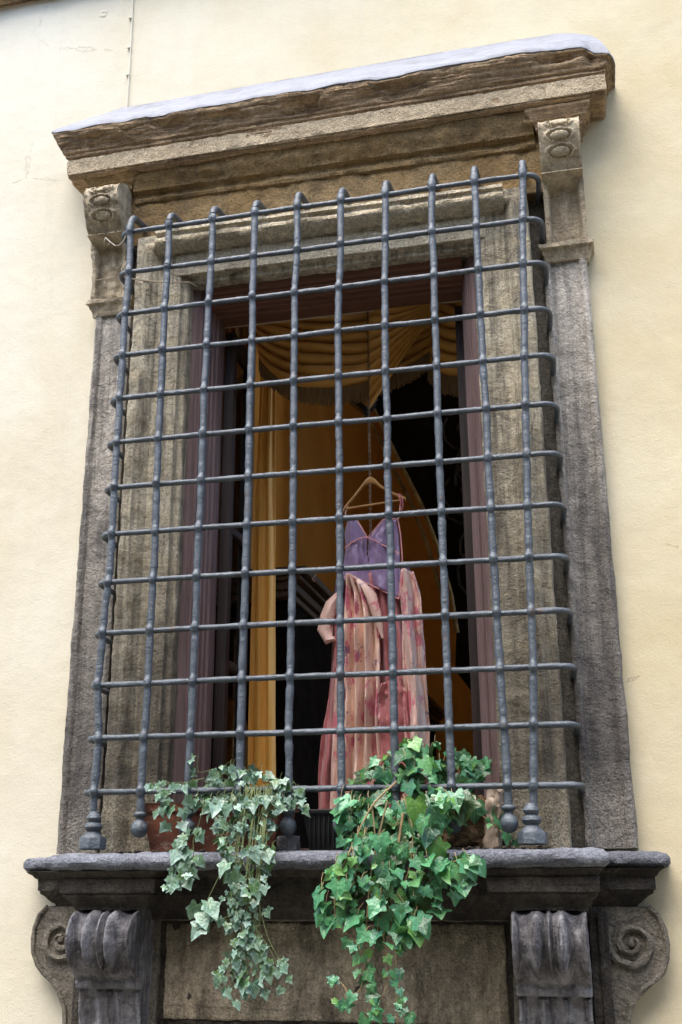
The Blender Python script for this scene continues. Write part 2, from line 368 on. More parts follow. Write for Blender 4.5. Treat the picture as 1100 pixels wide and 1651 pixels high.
# ------------------------------------------------------------------ ground, facade
XC = .757
g = MB(); g.grid(2, 2, lambda u, v: Vector((-60 + 120 * u, -60 + 120 * v, -Z0)))
tag(g.build('street', M_asph, smooth=0), kind='structure')
fac = empty('plastered_facade', (XC, .4, -Z0), 'cream plastered house wall around the barred stone window', 'wall')
m_ = MB(); xs = [-7, .16, 1.36, 9]; zs = [-Z0, -2.36, -.12, 7]
for i in range(3):
    for k in range(3):
        if i == 1 and k == 1: continue
        a = [(xs[i + p], zs[k + q]) for p, q in ((0, 0), (1, 0), (1, 1), (0, 1))]
        m_.face([m_.bm.verts.new((x, .2, z)) for x, z in a]); m_.face([m_.bm.verts.new((x, .62, z)) for x, z in a][::-1])
for (xa, za), (xb, zb) in (((.16, -2.36), (1.36, -2.36)), ((1.36, -2.36), (1.36, -.12)), ((1.36, -.12), (.16, -.12)), ((.16, -.12), (.16, -2.36))):
    m_.face([m_.bm.verts.new(p) for p in ((xa, .2, za), (xb, .2, zb), (xb, .62, zb), (xa, .62, za))])
bmesh.ops.remove_doubles(m_.bm, verts=m_.bm.verts, dist=.0001)
m_.build('wall', M_plaster, fac, smooth=0)
# small plaster blemishes
m_ = MB()
for (x, z, s) in ((-0.292, 1.297, 0.02),):
    m_ = MB(); m_.grid(14, 6, lambda u, v: Vector((x + s * v * math.cos(6.283 * u), .2 - .003 * math.cos(v * 1.5) * (1 - (v < .3) * .8) - .001, z + s * v * math.sin(6.283 * u))), closeu=True)
    m_.build('plaster_patch', M_plaster, fac, ero=.003, scale=60)

m_ = MB(); m_.mould([(0, .02, 1.437), (0, .06, 1.45), (0, .07, 1.50), (0, .11, 1.53), (0, .12, 1.60), (0, 0, 1.64)], XC, 5, .2, st=.05)
o = m_.build('string_course', S_corn, None, ero=.008, scale=9, loc=(XC, .2, 1.437))
tag(o, 'brown stone ledge crossing the wall at the top left corner', 'ledge')
# unseen house opposite, added to cut the low sky light
m_ = MB(); m_.box(-14, 16, -7.6, -6.8, -Z0, 4.2, r=.02)
o = m_.build('opposite_sky_blocker', M_opp, None, smooth=0, loc=(XC, -6.8, -Z0))
tag(o, 'unseen plastered house across the street, added to block low sky light', 'house')
# ------------------------------------------------------------------ stone surround
ss = empty('stone_window_surround', (XC, .2, -2.47), 'weathered carved stone window surround with cornice, pilasters and bracketed sill', 'window surround')
# cornice
def roundend(bm, zmin):
    for v in bm.verts:
        for sg, lim in ((1, 1.735), (-1, -.30)):
            dx, dy = (v.co.x - lim) * sg, .085 - v.co.y
            if dx > 0 and dy > 0 and v.co.z > zmin:
                k = max(dx, dy) / math.hypot(dx, dy); k = 1 + (k - 1) * (.95 if sg > 0 else .25) * min(1, (v.co.z - zmin) / .05)
                v.co.x = lim + dx * k * sg; v.co.y = .085 - dy * k
def loss(x): return max(0, noise.fractal(Vector((x * 3.2, 3 * .0, .51 * 6)), .8, 2, 4)) * .022 + .004 * noise.noise(Vector((x * 25, 4, 4)))
m_ = MB()
m_.mould([(.0, .03, .337), (.14, .14, .336), (.150, .152, .345), (.152, .155, .425), (.160, .162, .430), (.158, .162, .443), (.170, .172, .448), (.176, .178, .462), (.182, .184, .468),
          (.196, .198, .492), (.200, .201, .500), (.207, .206, .504), (.211, .210, .524), (.204, .203, .528), (.180, .175, .522)], XC, .918, .2, st=.011, fz=.005)
for v in m_.bm.verts:                                    # broken edges and lost patches of the upper mouldings
    k = max(0, min(1, (v.co.z - .44) / .08)); q = noise.fractal(Vector((v.co.x * 3.2, v.co.y * 3, v.co.z * 6)), .8, 2, 4)
    if v.co.z > .435:
        st_ = noise.noise(Vector((v.co.x * 3.1, 2, v.co.z * 75 + noise.noise(Vector((v.co.x * 4, 0, 7))) * 1.5)))
        k2 = max(0, min(1, (.515 - v.co.z) / .02))
        v.co.y += (max(0, q - .0) * .085 * k + .011 * abs(st_) * min(1, k * 2)) * k2 + loss(v.co.x) * (1 - k2) + .006 * noise.noise(Vector((v.co.x * 22, 1, v.co.z * 40))) * k; v.co.z += noise.noise(Vector((v.co.x * 9, 1, 3))) * .007 * k - (noise.noise(Vector((v.co.x * 1.7, 5, 3))) * .008) * k
    ex = max(0, v.co.x - 1.70) * k; v.co.z -= ex * ex * 1.0 + ex * .08
    if v.co.z > .43: v.co.x -= max(0, v.co.x - 1.80) * .25 * k
for v in m_.bm.verts: v.co.z += (v.co.x - XC) * .011
roundend(m_.bm, .43)
cor = m_.build('cornice', S_corn, ss, ero=.006, scale=14, sx=.35, fine=.0025)
m_ = MB(); m_.mould([(.150, .155, .350), (.1525, .1575, .352), (.154, .159, .418), (.150, .155, .421)], XC, .918, .2, st=.014)
for v in m_.bm.verts: v.co.z += (v.co.x - XC) * .011
m_.build('corona_band', S_coro, ss, ero=.0035, scale=30, fine=.001)
# white weathered top sheet
m_ = MB()
m_.mould([(.19, .188, .520), (.2125, .2105, .5285), (.2105, .209, .5385), (.199, .197, .556), (.10, .10, .665), (.0, .004, .772)], XC, .925, .2, st=.02)
for v in m_.bm.verts:
    if v.co.y < .05: v.co.y += loss(v.co.x) * max(0, min(1, (.60 - v.co.z) / .05))
    ex = max(0, v.co.x - 1.70); v.co.x -= max(0, v.co.x - 1.80) * .25; v.co.z -= (ex * ex * 1.0 + ex * .08) * max(0, min(1, 1 - (v.co.z - .55) * 3))
    v.co.z += noise.noise(Vector((v.co.x * 9, 1, 3))) * .007 - (noise.noise(Vector((v.co.x * 1.7, 5, 3))) * .008)
for v in m_.bm.verts: v.co.z += (v.co.x - XC) * .011
roundend(m_.bm, .43)
tag(m_.build('top_sheet', M_lead, ss, ero=.002, scale=20), 'pale blue white weathered sheet on top of the cornice')
# bed moulding and frieze
m_ = MB(); m_.box(-.10, 1.61, .125, .24, .018, .345, st=.02, r=.004)
m_.build('frieze', S_friz, ss, ero=.006, scale=16, fine=.002)
m_ = MB(); m_.mould([(0, .004, .205), (0, .014, .210), (0, .018, .222), (0, .010, .232), (0, .012, .246), (0, .03, .256), (0, .034, .272), (0, .05, .296), (0, .055, .318), (0, .06, .34)], XC, .80, .13, st=.014)
m_.build('bed_moulding', S_friz, ss, ero=.007, scale=22, sx=.5, fine=.002, seed=3)
for sgn in (-1, 1):
    xc = XC + sgn * .89
    m_ = MB(); m_.mould([(.0, .10, .262), (.006, .108, .266), (.008, .11, .284), (.022, .124, .296), (.026, .128, .312), (.038, .138, .322), (.042, .142, .341)], xc, .078, .2, st=.014)
    m_.build('console_cap', S_corn if sgn > 0 else S_friz, ss, ero=.003, scale=22, fine=.001, seed=sgn + 2)
# architrave: three-sided mitred frame
def frame3(mb, prof, hw, zt, zb, xc=XC, st=.03, dz=1.0):
    rows = []
    for s_, y in prof:
        x0, x1, z1 = xc - hw - s_, xc + hw + s_, zt + s_ * dz
        nz = int((zt - zb) / st); nx = int(2 * hw / st)
        row = [(x0, y, zb + (z1 - zb) * k / nz) for k in range(nz)] + [(x0 + (x1 - x0) * k / nx, y, z1) for k in range(nx)] + [(x1, y, z1 + (zb - z1) * k / nz) for k in range(nz + 1)]
        rows.append([mb.bm.verts.new(p) for p in row])
    for a, b in zip(rows, rows[1:]):
        for i in range(len(a) - 1): mb.face((a[i], a[i + 1], b[i + 1], b[i]))
m_ = MB(); pr = [(0, .27), (0, .235), (0, .20), (0, .165), (0, .125), (.004, .120), (.022, .118), (.026, .112), (.028, .100), (.045, .097), (.065, .096), (.085, .096), (.105, .097), (.120, .095), (.126, .084), (.130, .080), (.136, .070), (.146, .062), (.156, .060), (.166, .064), (.172, .071), (.176, .072), (.190, .070), (.203, .070), (.207, .076), (.207, .10), (.207, .14), (.207, .20)]
frame3(m_, pr, .55, -.190, -2.298, st=.016)
m_.build('architrave', S_jamb, ss, ero=.0045, scale=13, fine=.0018)
# lighter lintel course set 2 mm proud of the architrave top, between the jambs
m_ = MB(); m_.box(XC - .60, XC + .60, .0925, .13, -.163, -.072, st=.016, r=.004)
m_.build('lintel', S_lint, ss, ero=.003, scale=16, fine=.0015)
m_ = MB(); m_.mould([(0, .02, -.066), (0, .032, -.060), (0, .052, -.048), (0, .060, -.034), (0, .058, -.018), (0, .048, -.008), (0, .05, .0), (0, .06, .006), (0, .058, .020), (0, .03, .030)], XC, .672, .10, st=.014)
m_.build('head_moulding', S_lint, ss, ero=.005, scale=18, fine=.002)
for sgn in (-1, 1):
    def X(a, b): return (min(XC + sgn * a, XC + sgn * b), max(XC + sgn * a, XC + sgn * b))
    m_ = MB(); x0, x1 = X(.752, .82); m_.box(x0, x1, .178, .26, -2.299, .02, st=.03, r=.003); m_.build('groove_strip', S_scr, ss, ero=.003, scale=12)
    # pilaster with a raised fillet along both edges
    prof = [(.795, .26), (.797, .165), (.799, .146), (.805, .143), (.818, .143), (.823, .147), (.826, .154), (.845, .155), (.87, .155), (.895, .155), (.920, .155), (.925, .149), (.930, .145), (.944, .145), (.950, .150), (.953, .165), (.954, .26)]
    m_ = MB(); n = 110
    m_.grid(len(prof), n, lambda u, v: Vector((XC + sgn * prof[round(u * (len(prof) - 1))][0], prof[round(u * (len(prof) - 1))][1], -2.297 + 2.05 * v)))
    for v in m_.bm.verts: v.co.x += .0
    m_.build('pilaster', S_pil, ss, ero=.004, scale=12, fine=.0018, seed=sgn)
    # ledge below the console
    m_ = MB(); m_.mould([(0, .055, -.268), (.002, .060, -.258), (.004, .062, -.248), (.010, .068, -.240), (.012, .072, -.228), (.021, .082, -.222), (.022, .084, -.207), (.016, .07, -.201)], XC + sgn * .884, .076, .2, st=.012)
    m_.build('capital', S_cons, ss, ero=.0035 if sgn > 0 else .008, scale=25, fine=.001, seed=sgn + 5)
    # console
    xc = XC + sgn * .889; hw = .073
    def cy(z):
        if z > .055:
            t_ = (z - .055) / .215; return .060 - .072 * math.sin(min(1, t_ * 1.15) * math.pi * .60) + .085 * max(0, (t_ - .62) / .38) ** 2.4
        t_ = (.055 - z) / .26; return .078 + .045 * t_ ** .7
    def cf(u, v):
        z = .27 - .475 * v; x = (u - .5) * 2; y = cy(z)
        if z > .055:
            for zc in (.212, .160, .108):
                e = math.sqrt((x / .52) ** 2 + ((z - zc) / .0170) ** 2)
                y += -.006 * math.exp(-((e - 1.30) / .14) ** 2) + .008 * math.exp(-((e - 1.0) / .11) ** 2) - .008 * (e < .9) * (1 - e * e * .6)
            y -= .004 * (abs(x) > .93)
        else:
            if z > .035: y -= .034 * math.sin((.055 - z) / .02 * math.pi)
            elif abs(x) < .78: y += .032 * min(1, (.78 - abs(x)) * 9) * min(1, (.035 - z) * 60) - .010 * max(0, 1 - (abs(x) / .35) ** 2)
        return Vector((xc + x * hw, y, z))
    m_ = MB(); gv = m_.grid(44, 110, cf)
    back = [[m_.bm.verts.new((p.co.x, .24, p.co.z)) for p in col] for col in (gv[0], gv[-1])]
    for q in range(109):
        m_.face((gv[0][q], gv[0][q + 1], back[0][q + 1], back[0][q])); m_.face((gv[-1][q], back[1][q], back[1][q + 1], gv[-1][q + 1]))
    m_.face([c_[0] for c_ in gv] + [back[1][0], back[0][0]])
    m_.build('console', S_cons, ss, ero=.0012 if sgn > 0 else .006, scale=25, fine=.0004, seed=sgn)
# sill: slab, lower returns, mouldings
m_ = MB(); m_.mould([(.0, .255, -2.352), (.012, .272, -2.350), (.022, .284, -2.342), (.026, .290, -2.328), (.022, .286, -2.314), (.010, .272, -2.304), (-.02, .24, -2.3)], XC, .838, .2, st=.014)
m_.build('sill_slab', S_slab, ss, ero=.005, scale=14, fine=.0012)
m_ = MB(); m_.mould([(.01, .06, -2.356), (.026, .085, -2.351), (.034, .098, -2.340), (.034, .100, -2.326), (.026, .095, -2.314), (.0, .06, -2.306)], XC, 1.005, .2, st=.016)
m_.build('sill_wing', S_slab, ss, ero=.005, scale=16, fine=.0015)
m_ = MB(); m_.mould([(-.06, .045, -2.470), (-.055, .050, -2.456), (-.045, .055, -2.450), (-.025, .072, -2.432), (-.012, .080, -2.424), (-.012, .082, -2.416), (-.005, .085, -2.413), (-.004, .085, -2.378), (.004, .092, -2.374), (.008, .098, -2.364), (.022, .108, -2.356), (.025, .11, -2.3535)], XC, .995, .2, st=.016)
m_.build('under_sill_wing', S_sill, ss, ero=.004, scale=16, fine=.0012)
m_ = MB(); m_.mould([(0, .09, -2.500), (0, .10, -2.480), (0, .12, -2.462), (0, .135, -2.440), (0, .15, -2.425), (0, .155, -2.375), (0, .17, -2.366), (0, .19, -2.3535)], XC, .80, .2, st=.02)
m_.build('under_sill', S_sill, ss, ero=.004, scale=12, fine=.001)
for sgn in (-1, 1):
    m_ = MB(); m_.mould([(-.030, .205, -2.470), (-.027, .208, -2.458), (-.020, .214, -2.453), (-.012, .222, -2.440), (0, .234, -2.430), (.002, .236, -2.424), (.0, .235, -2.421), (.008, .243, -2.418), (.010, .245, -2.378), (.004, .24, -2.374), (.012, .246, -2.366), (.012, .25, -2.362), (.022, .262, -2.3535)], XC + sgn * .672, .150, .2, st=.012)
    m_.build('sill_block', S_sill, ss, ero=.0035, scale=16, fine=.001, seed=sgn)
    # volute bracket
    xc = XC + sgn * .682; hw = .106
    P_ = [(-2.4705, .02), (-2.480, -.018), (-2.50, -.040), (-2.53, -.055), (-2.56, -.058), (-2.60, -.045), (-2.63, -.022), (-2.655, .006), (-2.672, .030), (-2.680, .022), (-2.70, .024), (-2.703, .050), (-2.75, .058), (-2.83, .075), (-2.92, .092), (-3.05, .12), (-3.1, .15)]
    def yy(z):
        for (za, ya), (zb, yb) in zip(P_, P_[1:]):
            if z <= za and z >= zb: return ya + (yb - ya) * (za - z) / (za - zb)
        return P_[-1][1]
    def vf(u, v):
        z = -2.4705 - .6295 * v; y = yy(z); x = (u - .5) * 2; h = 0
        if z > -2.672:
            k = min(1, (z + 2.672) / .05)
            for c_, wd, a_ in ((-.95, .10, .042), (-.34, .16, .062), (.0, .06, .046), (.34, .16, .062), (.95, .10, .042)):
                h += a_ * math.exp(-((x - c_) / wd) ** 2)
            h *= k
        elif z < -2.705:
            for c_ in (-.95, -.32, .32, .95): h += .014 * math.exp(-((x - c_) / .11) ** 2)
            h += .008 * math.exp(-(x / .12) ** 2)
        sh = hw * (1 + .04 * (z < -2.672) * 0 + (-.04 if z < -2.70 else 0))
        return Vector((xc + x * sh, y - h + (.022 * k if z > -2.672 else 0), z))
    m_ = MB(); gv = m_.grid(56, 90, vf)
    back = [[m_.bm.verts.new((p.co.x, .22, p.co.z)) for p in col] for col in (gv[0], gv[-1])]
    for q in range(89):
        m_.face((gv[0][q], gv[0][q + 1], back[0][q + 1], back[0][q])); m_.face((gv[-1][q], back[1][q], back[1][q + 1], gv[-1][q + 1]))
    m_.build('volute_bracket', S_vol, ss, ero=.003, scale=20, fine=.0012, seed=sgn)
    # flat side scroll with a spiral in relief
    half = [(0.81, -2.463), (0.974, -2.463), (1.0, -2.49), (1.014, -2.528), (1.017, -2.565), (1.012, -2.604), (0.996, -2.642), (0.973, -2.666), (0.947, -2.683), (0.924, -2.703), (0.904, -2.733), (0.887, -2.771)]
    out = half + [(.880, -2.86), (.872, -2.95), (.868, -3.1), (.70, -3.1), (.70, -2.466)]
    out = [(XC + sgn * a, z if z > -3.2 else z) for a, z in out]
    m_ = MB(); m_.prism(out, .150, .21, st=.02)
    o = m_.build('side_scroll', S_scr, ss, smooth=30)
    # rim and spiral
    m_ = MB(); rim = [(XC + sgn * (a - .008), .150, z) for a, z in half[1:]] + [(XC + sgn * .872, .150, -2.86), (XC + sgn * .86, .15, -3.0)]
    m_.tube(rim, .0085, 8, jit=.5)
    cx_, cz_ = (0.909, -2.564)
    sp = []
    for q in range(60):
        a_ = q / 59 * 2 * math.pi * 1.9; r_ = .010 + .062 * (q / 59) ** 1.1; th = math.pi * .9 - a_ - 1.0
        sp.append((XC + sgn * (cx_ + r_ * math.cos(th)), .147, cz_ + r_ * math.sin(th)))
    m_.tube(sp, lambda q: .007 + .006 * q, 8, jit=.4)
    m_.lathe([(.0001, -.012), (.010, -.008), (.012, 0), (.010, .008), (.0001, .012)], (XC + sgn * cx_, .150, cz_), 12)
    m_.build('spiral_relief', S_scr, ss, ero=.0015, scale=50)
    # plain strip beside the bracket
    m_ = MB(); x0, x1 = X(.79, .845); m_.box(x0, x1, .128, .2, -3.1, -2.472, st=.03, r=.004); x0, x1 = X(.815, .83); m_.box(x0, x1, .120, .15, -3.1, -2.475, st=.03, r=.004)
    m_.build('bracket_strip', S_sill, ss, ero=.003, scale=14)
# apron
m_ = MB(); m_.box(.0, 1.52, .150, .23, -3.1, -2.475, st=.03, r=.003); m_.build('apron', S_sill, ss, ero=.004, scale=10)
m_ = MB(); m_.box(.215, 1.298, .1445, .20, -2.795, -2.512, st=.02, r=.006); m_.build('apron_panel', S_pan, ss, ero=.006, scale=16, fine=.003)
m_ = MB()
for a in ((.165, .196, .128, .2, -3.1, -2.5), (1.317, 1.347, .128, .2, -3.1, -2.5), (.1965, 1.3165, .128, .2, -2.505, -2.478), (.1965, 1.3165, .130, .2, -2.845, -2.812)): m_.box(*a, st=.025, r=.005)
m_.build('panel_border', S_scr, ss, ero=.004, scale=16, fine=.001)
# ------------------------------------------------------------------ iron grille
GX = [[0.002, 0.008, 0.003, 0.005, 0.004, 0.004, 0.005, 0.007, 0.006, -0.002, -0.01, 0.007, 0.004], [0.161, 0.164, 0.162, 0.162, 0.163, 0.163, 0.166, 0.169, 0.171, 0.169, 0.172, 0.167, 0.167], [0.337, 0.339, 0.334, 0.332, 0.33, 0.331, 0.331, 0.33, 0.329, 0.33, 0.33, 0.327, 0.327], [0.505, 0.505, 0.504, 0.505, 0.503, 0.502, 0.504, 0.504, 0.501, 0.499, 0.499, 0.497, 0.497], [0.671, 0.672, 0.663, 0.664, 0.664, 0.665, 0.665, 0.665, 0.665, 0.663, 0.661, 0.659, 0.659], [0.838, 0.837, 0.828, 0.825, 0.826, 0.826, 0.828, 0.827, 0.828, 0.828, 0.828, 0.829, 0.829], [1.006, 1.003, 0.997, 0.995, 0.993, 0.996, 0.994, 0.996, 0.999, 0.999, 0.999, 0.999, 0.999], [1.179, 1.173, 1.174, 1.173, 1.172, 1.171, 1.171, 1.171, 1.171, 1.171, 1.171, 1.172, 1.172], [1.334, 1.332, 1.332, 1.332, 1.332, 1.333, 1.333, 1.333, 1.333, 1.334, 1.336, 1.34, 1.34], [1.507, 1.496, 1.488, 1.481, 1.473, 1.465, 1.458, 1.451, 1.446, 1.442, 1.438, 1.428, 1.417]]
GZ = [[-0.002, 0.002, 0.003, 0.002, 0.011, 0.006, 0.007, 0.014, 0.009, 0.01], [-0.172, -0.177, -0.184, -0.183, -0.181, -0.176, -0.177, -0.173, -0.172, -0.17], [-0.356, -0.354, -0.355, -0.353, -0.357, -0.354, -0.354, -0.352, -0.348, -0.348], [-0.533, -0.527, -0.527, -0.531, -0.534, -0.524, -0.532, -0.531, -0.531, -0.528], [-0.705, -0.706, -0.704, -0.708, -0.71, -0.708, -0.707, -0.707, -0.707, -0.704], [-0.881, -0.879, -0.877, -0.881, -0.881, -0.884, -0.887, -0.881, -0.885, -0.886], [-1.054, -1.053, -1.053, -1.057, -1.06, -1.06, -1.057, -1.062, -1.062, -1.06], [-1.228, -1.228, -1.229, -1.231, -1.231, -1.231, -1.235, -1.233, -1.238, -1.24], [-1.403, -1.403, -1.403, -1.403, -1.402, -1.412, -1.411, -1.41, -1.412, -1.412], [-1.584, -1.584, -1.581, -1.577, -1.579, -1.587, -1.587, -1.587, -1.588, -1.589], [-1.761, -1.763, -1.759, -1.753, -1.758, -1.76, -1.762, -1.763, -1.765, -1.764], [-1.936, -1.935, -1.935, -1.936, -1.94, -1.938, -1.938, -1.938, -1.94, -1.941], [-2.108, -2.11, -2.111, -2.112, -2.113, -2.114, -2.116, -2.117, -2.118, -2.119]]
for row in GZ:                                     # true each row up towards its straight line
    mz = sum(row) / 10; sl2 = sum((i - 4.5) * (v - mz) for i, v in enumerate(row)) / 82.5
    for i in range(10): row[i] = .75 * (mz + sl2 * (i - 4.5)) + .25 * row[i]
gr = empty('iron_window_grille', (XC, 0, -2.3), 'projecting grey blue wrought iron grille of crossing bars over the window', 'grille')
def bend(p0, p1, p2, n=7):
    p0, p1, p2 = map(Vector, (p0, p1, p2))
    return [p0 * (1 - t) ** 2 + p1 * 2 * t * (1 - t) + p2 * t * t for t in [i / n for i in range(n + 1)]]
REND = [1.568, 1.570, 1.573, 1.574, 1.574, 1.574, 1.573, 1.573, 1.571, 1.569, 1.569, 1.567, 1.568]
for r in range(13):
    zl, zr = GZ[r][0], GZ[r][9]; xl = -.036; xr = REND[r] - .006
    pts = [Vector((xl + .008, .17, zl - .006)), Vector((xl + .002, .10, zl - .003))] + bend((xl - .002, .045, zl - .001), (xl - .006, .0, zl), (xl + .045, 0, zl), 9)
    xs = [xl + .05 + (xr - .055 - xl - .05) * i / 90 for i in range(1, 90)]
    for x in xs:
        f_ = x / 1.5; c = max(0, min(8, int(f_ * 9))); ff = min(1, max(0, f_ * 9 - c))
        z = GZ[r][c] * (1 - ff) + GZ[r][c + 1] * ff
        pts.append(Vector((x, .0015 * math.sin(x * 9 + r), z + .0022 * noise.noise(Vector((x * 4, r * 3, 0))) * .5)))
    pts += bend((xr - .055, 0, zr), (xr + .002, 0, zr), (xr - .002, .06, zr - .002), 9) + [Vector((xr - .006, .12, zr - .004)), Vector((xr - .010, .175, zr - .006))]
    m_ = MB(); m_.tube(pts, lambda q, r=r: .0097 + .0011 * noise.noise(Vector((q * 14, r * 5, 0))), 12, jit=.22)
    m_.build('horizontal_bar', M_iron, gr, smooth=60)
rk = [-.035, .004] + list(range(1, 13))
for c in range(10):
    key = [(GX[c][r], GZ[r][c]) for r in range(13)]
    top = key[0]; ztop = [0.078, 0.068, 0.07, 0.071, 0.082, 0.074, 0.079, 0.08, 0.087, 0.085][c]
    foot = c in (0, 9)
    zend = -2.20 if foot else -2.185
    dx = key[-1][0] - key[-2][0]; key.append((key[-1][0] + dx * .5, zend))
    path = [Vector((top[0] + .004, .155, ztop + .026)), Vector((top[0] + .003, .10, ztop + .014))] + bend((top[0] + .002, .05, ztop + .004), (top[0], -.002, ztop - .004), (top[0], -.004, ztop - .055), 9)
    rad = [.0125] * len(path)
    for i in range(len(key) - 1):
        (xa, za), (xb, zb) = key[i], key[i + 1]; last = i == len(key) - 2
        if i == 0: path.append(Vector((xa, -.006, za + .026))); rad.append(.0125); path.append(Vector((xa, -.008, za + .013))); rad.append(.0160)
        n = 24
        for k in range(n):
            t_ = k / n; t_ = .5 - .5 * math.copysign(abs(math.cos(math.pi * t_)) ** .8, math.cos(math.pi * t_)); x = xa + (xb - xa) * t_; z = za + (zb - za) * t_
            dn = min(t_, 1 - t_ if not last else 1) * abs(zb - za)
            rr = .0117 + .0018 * noise.noise(Vector((z * 9, c * 3, 4))) + .0014 * math.sin(math.pi * min(1, dn / .09)) if dn > .02 else 0
            if dn <= .016: rr = .0142 + .0016 * noise.noise(Vector((i * 3.3, c * 1.7, 2))) - (dn / .016) ** 2 * .0032
            elif dn < .035: rr = .0115 + .0008 * (dn - .016) / .019
            y = -.003 - .007 * math.exp(-(dn / .016) ** 2) + .0015 * math.sin(i * 2.1 + c)
            path.append(Vector((x + .0025 * noise.noise(Vector((z * 5, c * 4, 1))), y, z))); rad.append(rr)
    path.append(Vector((key[-1][0], -.002, zend))); rad.append(.015)
    m_ = MB(); m_.tube(path, rad, 14, jit=.10)
    vb = m_.build('vertical_bar', M_iron, gr, smooth=70)
    xe = key[-1][0]
    if foot:
        m_ = MB(); xf = xe + (.006 if c == 0 else -.006)
        pr = [(.013, .02), (.016, .012), (.022, .008), (.025, .0), (.022, -.008), (.017, -.012), (.020, -.016), (.027, -.020), (.030, -.028), (.026, -.036), (.020, -.042), (.026, -.050), (.035, -.058), (.037, -.064)]
        m_.lathe(pr, (xf, -.004, zend + .010), 24)
        pr = [(.0001, -.062), (.043, -.064), (.0445, -.068), (.0445, -.098), (.042, -.101)]
        m_.lathe(pr, (xf, -.004, zend + .010 + .003), 8)
        m_.build('foot', M_iron, vb, ero=.0012, scale=40, smooth=35)
    else:
        m_ = MB()
        pr = [(.013, .012), (.020, .009), (.022, .003), (.019, -.003), (.013, -.006), (.0125, -.013), (.017, -.018), (.0235, -.026), (.0265, -.035), (.027, -.042), (.0258, -.048), (.0245, -.051), (.021, -.059), (.015, -.065), (.007, -.068), (.0001, -.069)]
        m_.lathe(pr, (xe, -.003, zend), 24)
        m_.build('ball_finial', M_iron, vb, smooth=50)
# thin wires
m_ = MB(); m_.tube([(-0.184, 0.11, -0.125), (-0.068, 0.06, -0.153), (0.036, 0.06, -0.184), (0.144, 0.05, -0.215), (0.22, 0.08, -0.205), (0.238, 0.12, -0.204)], .0028, 6, jit=.3)
tag(m_.build('beige_cord', M_cord, loc=(0.037, 0.06, -0.192)), 'thin beige cord tied across the upper left jamb', 'cord')
m_ = MB(); w0 = [(-0.103, 0.0, -0.01), (-0.081, 0.0, -0.033), (-0.059, -0.0, -0.053), (-0.041, 0.0, -0.052), (-0.026, 0.0, -0.035), (-0.017, 0.0, -0.014)]
m_.tube(w0, .0016, 5); m_.tube([w0[1], (w0[1][0] - .006, w0[1][1], w0[1][2] - .012)], .0012, 4); m_.tube([w0[0], (w0[0][0] - .004, w0[0][1], w0[0][2] - .014), (w0[0][0] - .012, w0[0][1] + .02, w0[0][2] - .02)], .0012, 4)
tag(m_.build('pale_wire', M_cream, loc=w0[0]), 'short pale wire twisted on the upper left grille corner', 'wire')
cb = empty('wall_cable', (-0.142, 0.19, 0.76), 'thin cream cable running up the wall above the cornice', 'cable')
m_ = MB(); cpts = [(-0.144, 0.193, 0.731), (-0.143, 0.193, 0.769), (-0.144, 0.193, 0.866), (-0.144, 0.193, 0.964), (-0.146, 0.193, 1.097), (-0.147, 0.193, 1.216), (-0.151, 0.193, 1.371), (-0.152, 0.193, 1.547)]
m_.tube(cpts, .0030, 8); m_.build('cable', M_cream, cb)
for p in [(-0.149, 0.193, 0.929), (-0.152, 0.193, 1.075), (-0.156, 0.193, 1.238)]:
    m_ = MB(); m_.box(p[0] - .008, p[0] + .006, .187, .2, p[2] - .004, p[2] + .004, r=.0015); m_.build('cable_clip', M_cream, cb)
# ------------------------------------------------------------------ wooden window
wf = empty('wooden_window', (XC, .28, -2.3), 'mauve brown wooden window frame with its glazed casements open inwards', 'window')
prw = [(0, .37), (0, .335), (-.004, .331), (-.004, .29), (.004, .284), (.004, .262), (.010, .256), (.010, .232), (.017, .226), (.017, .205), (.022, .198), (.026, .182), (.030, .178), (.036, .182), (.040, .176), (.046, .168), (.062, .165), (.075, .165), (.075, .37)]
m_ = MB()
for sgn in (-1, 1):
    m_.grid(len(prw), 2, lambda u, v: Vector((XC + .0 + sgn * (.488 + prw[round(u * (len(prw) - 1))][0]), prw[round(u * (len(prw) - 1))][1], -2.32 + 2.17 * v)))
m_.build('side_post', M_frame, wf, smooth=20)
m_ = MB(); m_.grid(len(prw), 2, lambda u, v: Vector((XC - .50 + 1.0 * v, prw[round(u * (len(prw) - 1))][1] - .002, -.255 + 1.0 * prw[round(u * (len(prw) - 1))][0])))
m_.build('window_head', M_lintwood, wf, smooth=20)
m_ = MB(); m_.box(XC - .5, XC + .5, .25, .36, -2.33, -2.285, r=.004); m_.build('window_rail', M_frame, wf)
for sgn in (-1, 1):
    xh = XC + sgn * .466
    m_ = MB()
    for y0, y1, z0, z1 in ((.375, .42, -2.28, -.275), (.60, .64, -2.28, -.275), (.42, .60, -.34, -.275), (.42, .60, -2.28, -2.17), (.42, .60, -1.12, -1.09), (.42, .60, -1.64, -1.61)):
        m_.box(xh - .02, xh + .02, y0 + .0005, y1 - .0005, z0, z1, r=.004)
    cs = m_.build('casement', M_case, wf)
    m_ = MB(); m_.box(xh - .002, xh + .002, .415, .605, -2.19, -.32, r=.0005); g_ = m_.build('glass', M_glass, cs, smooth=0)
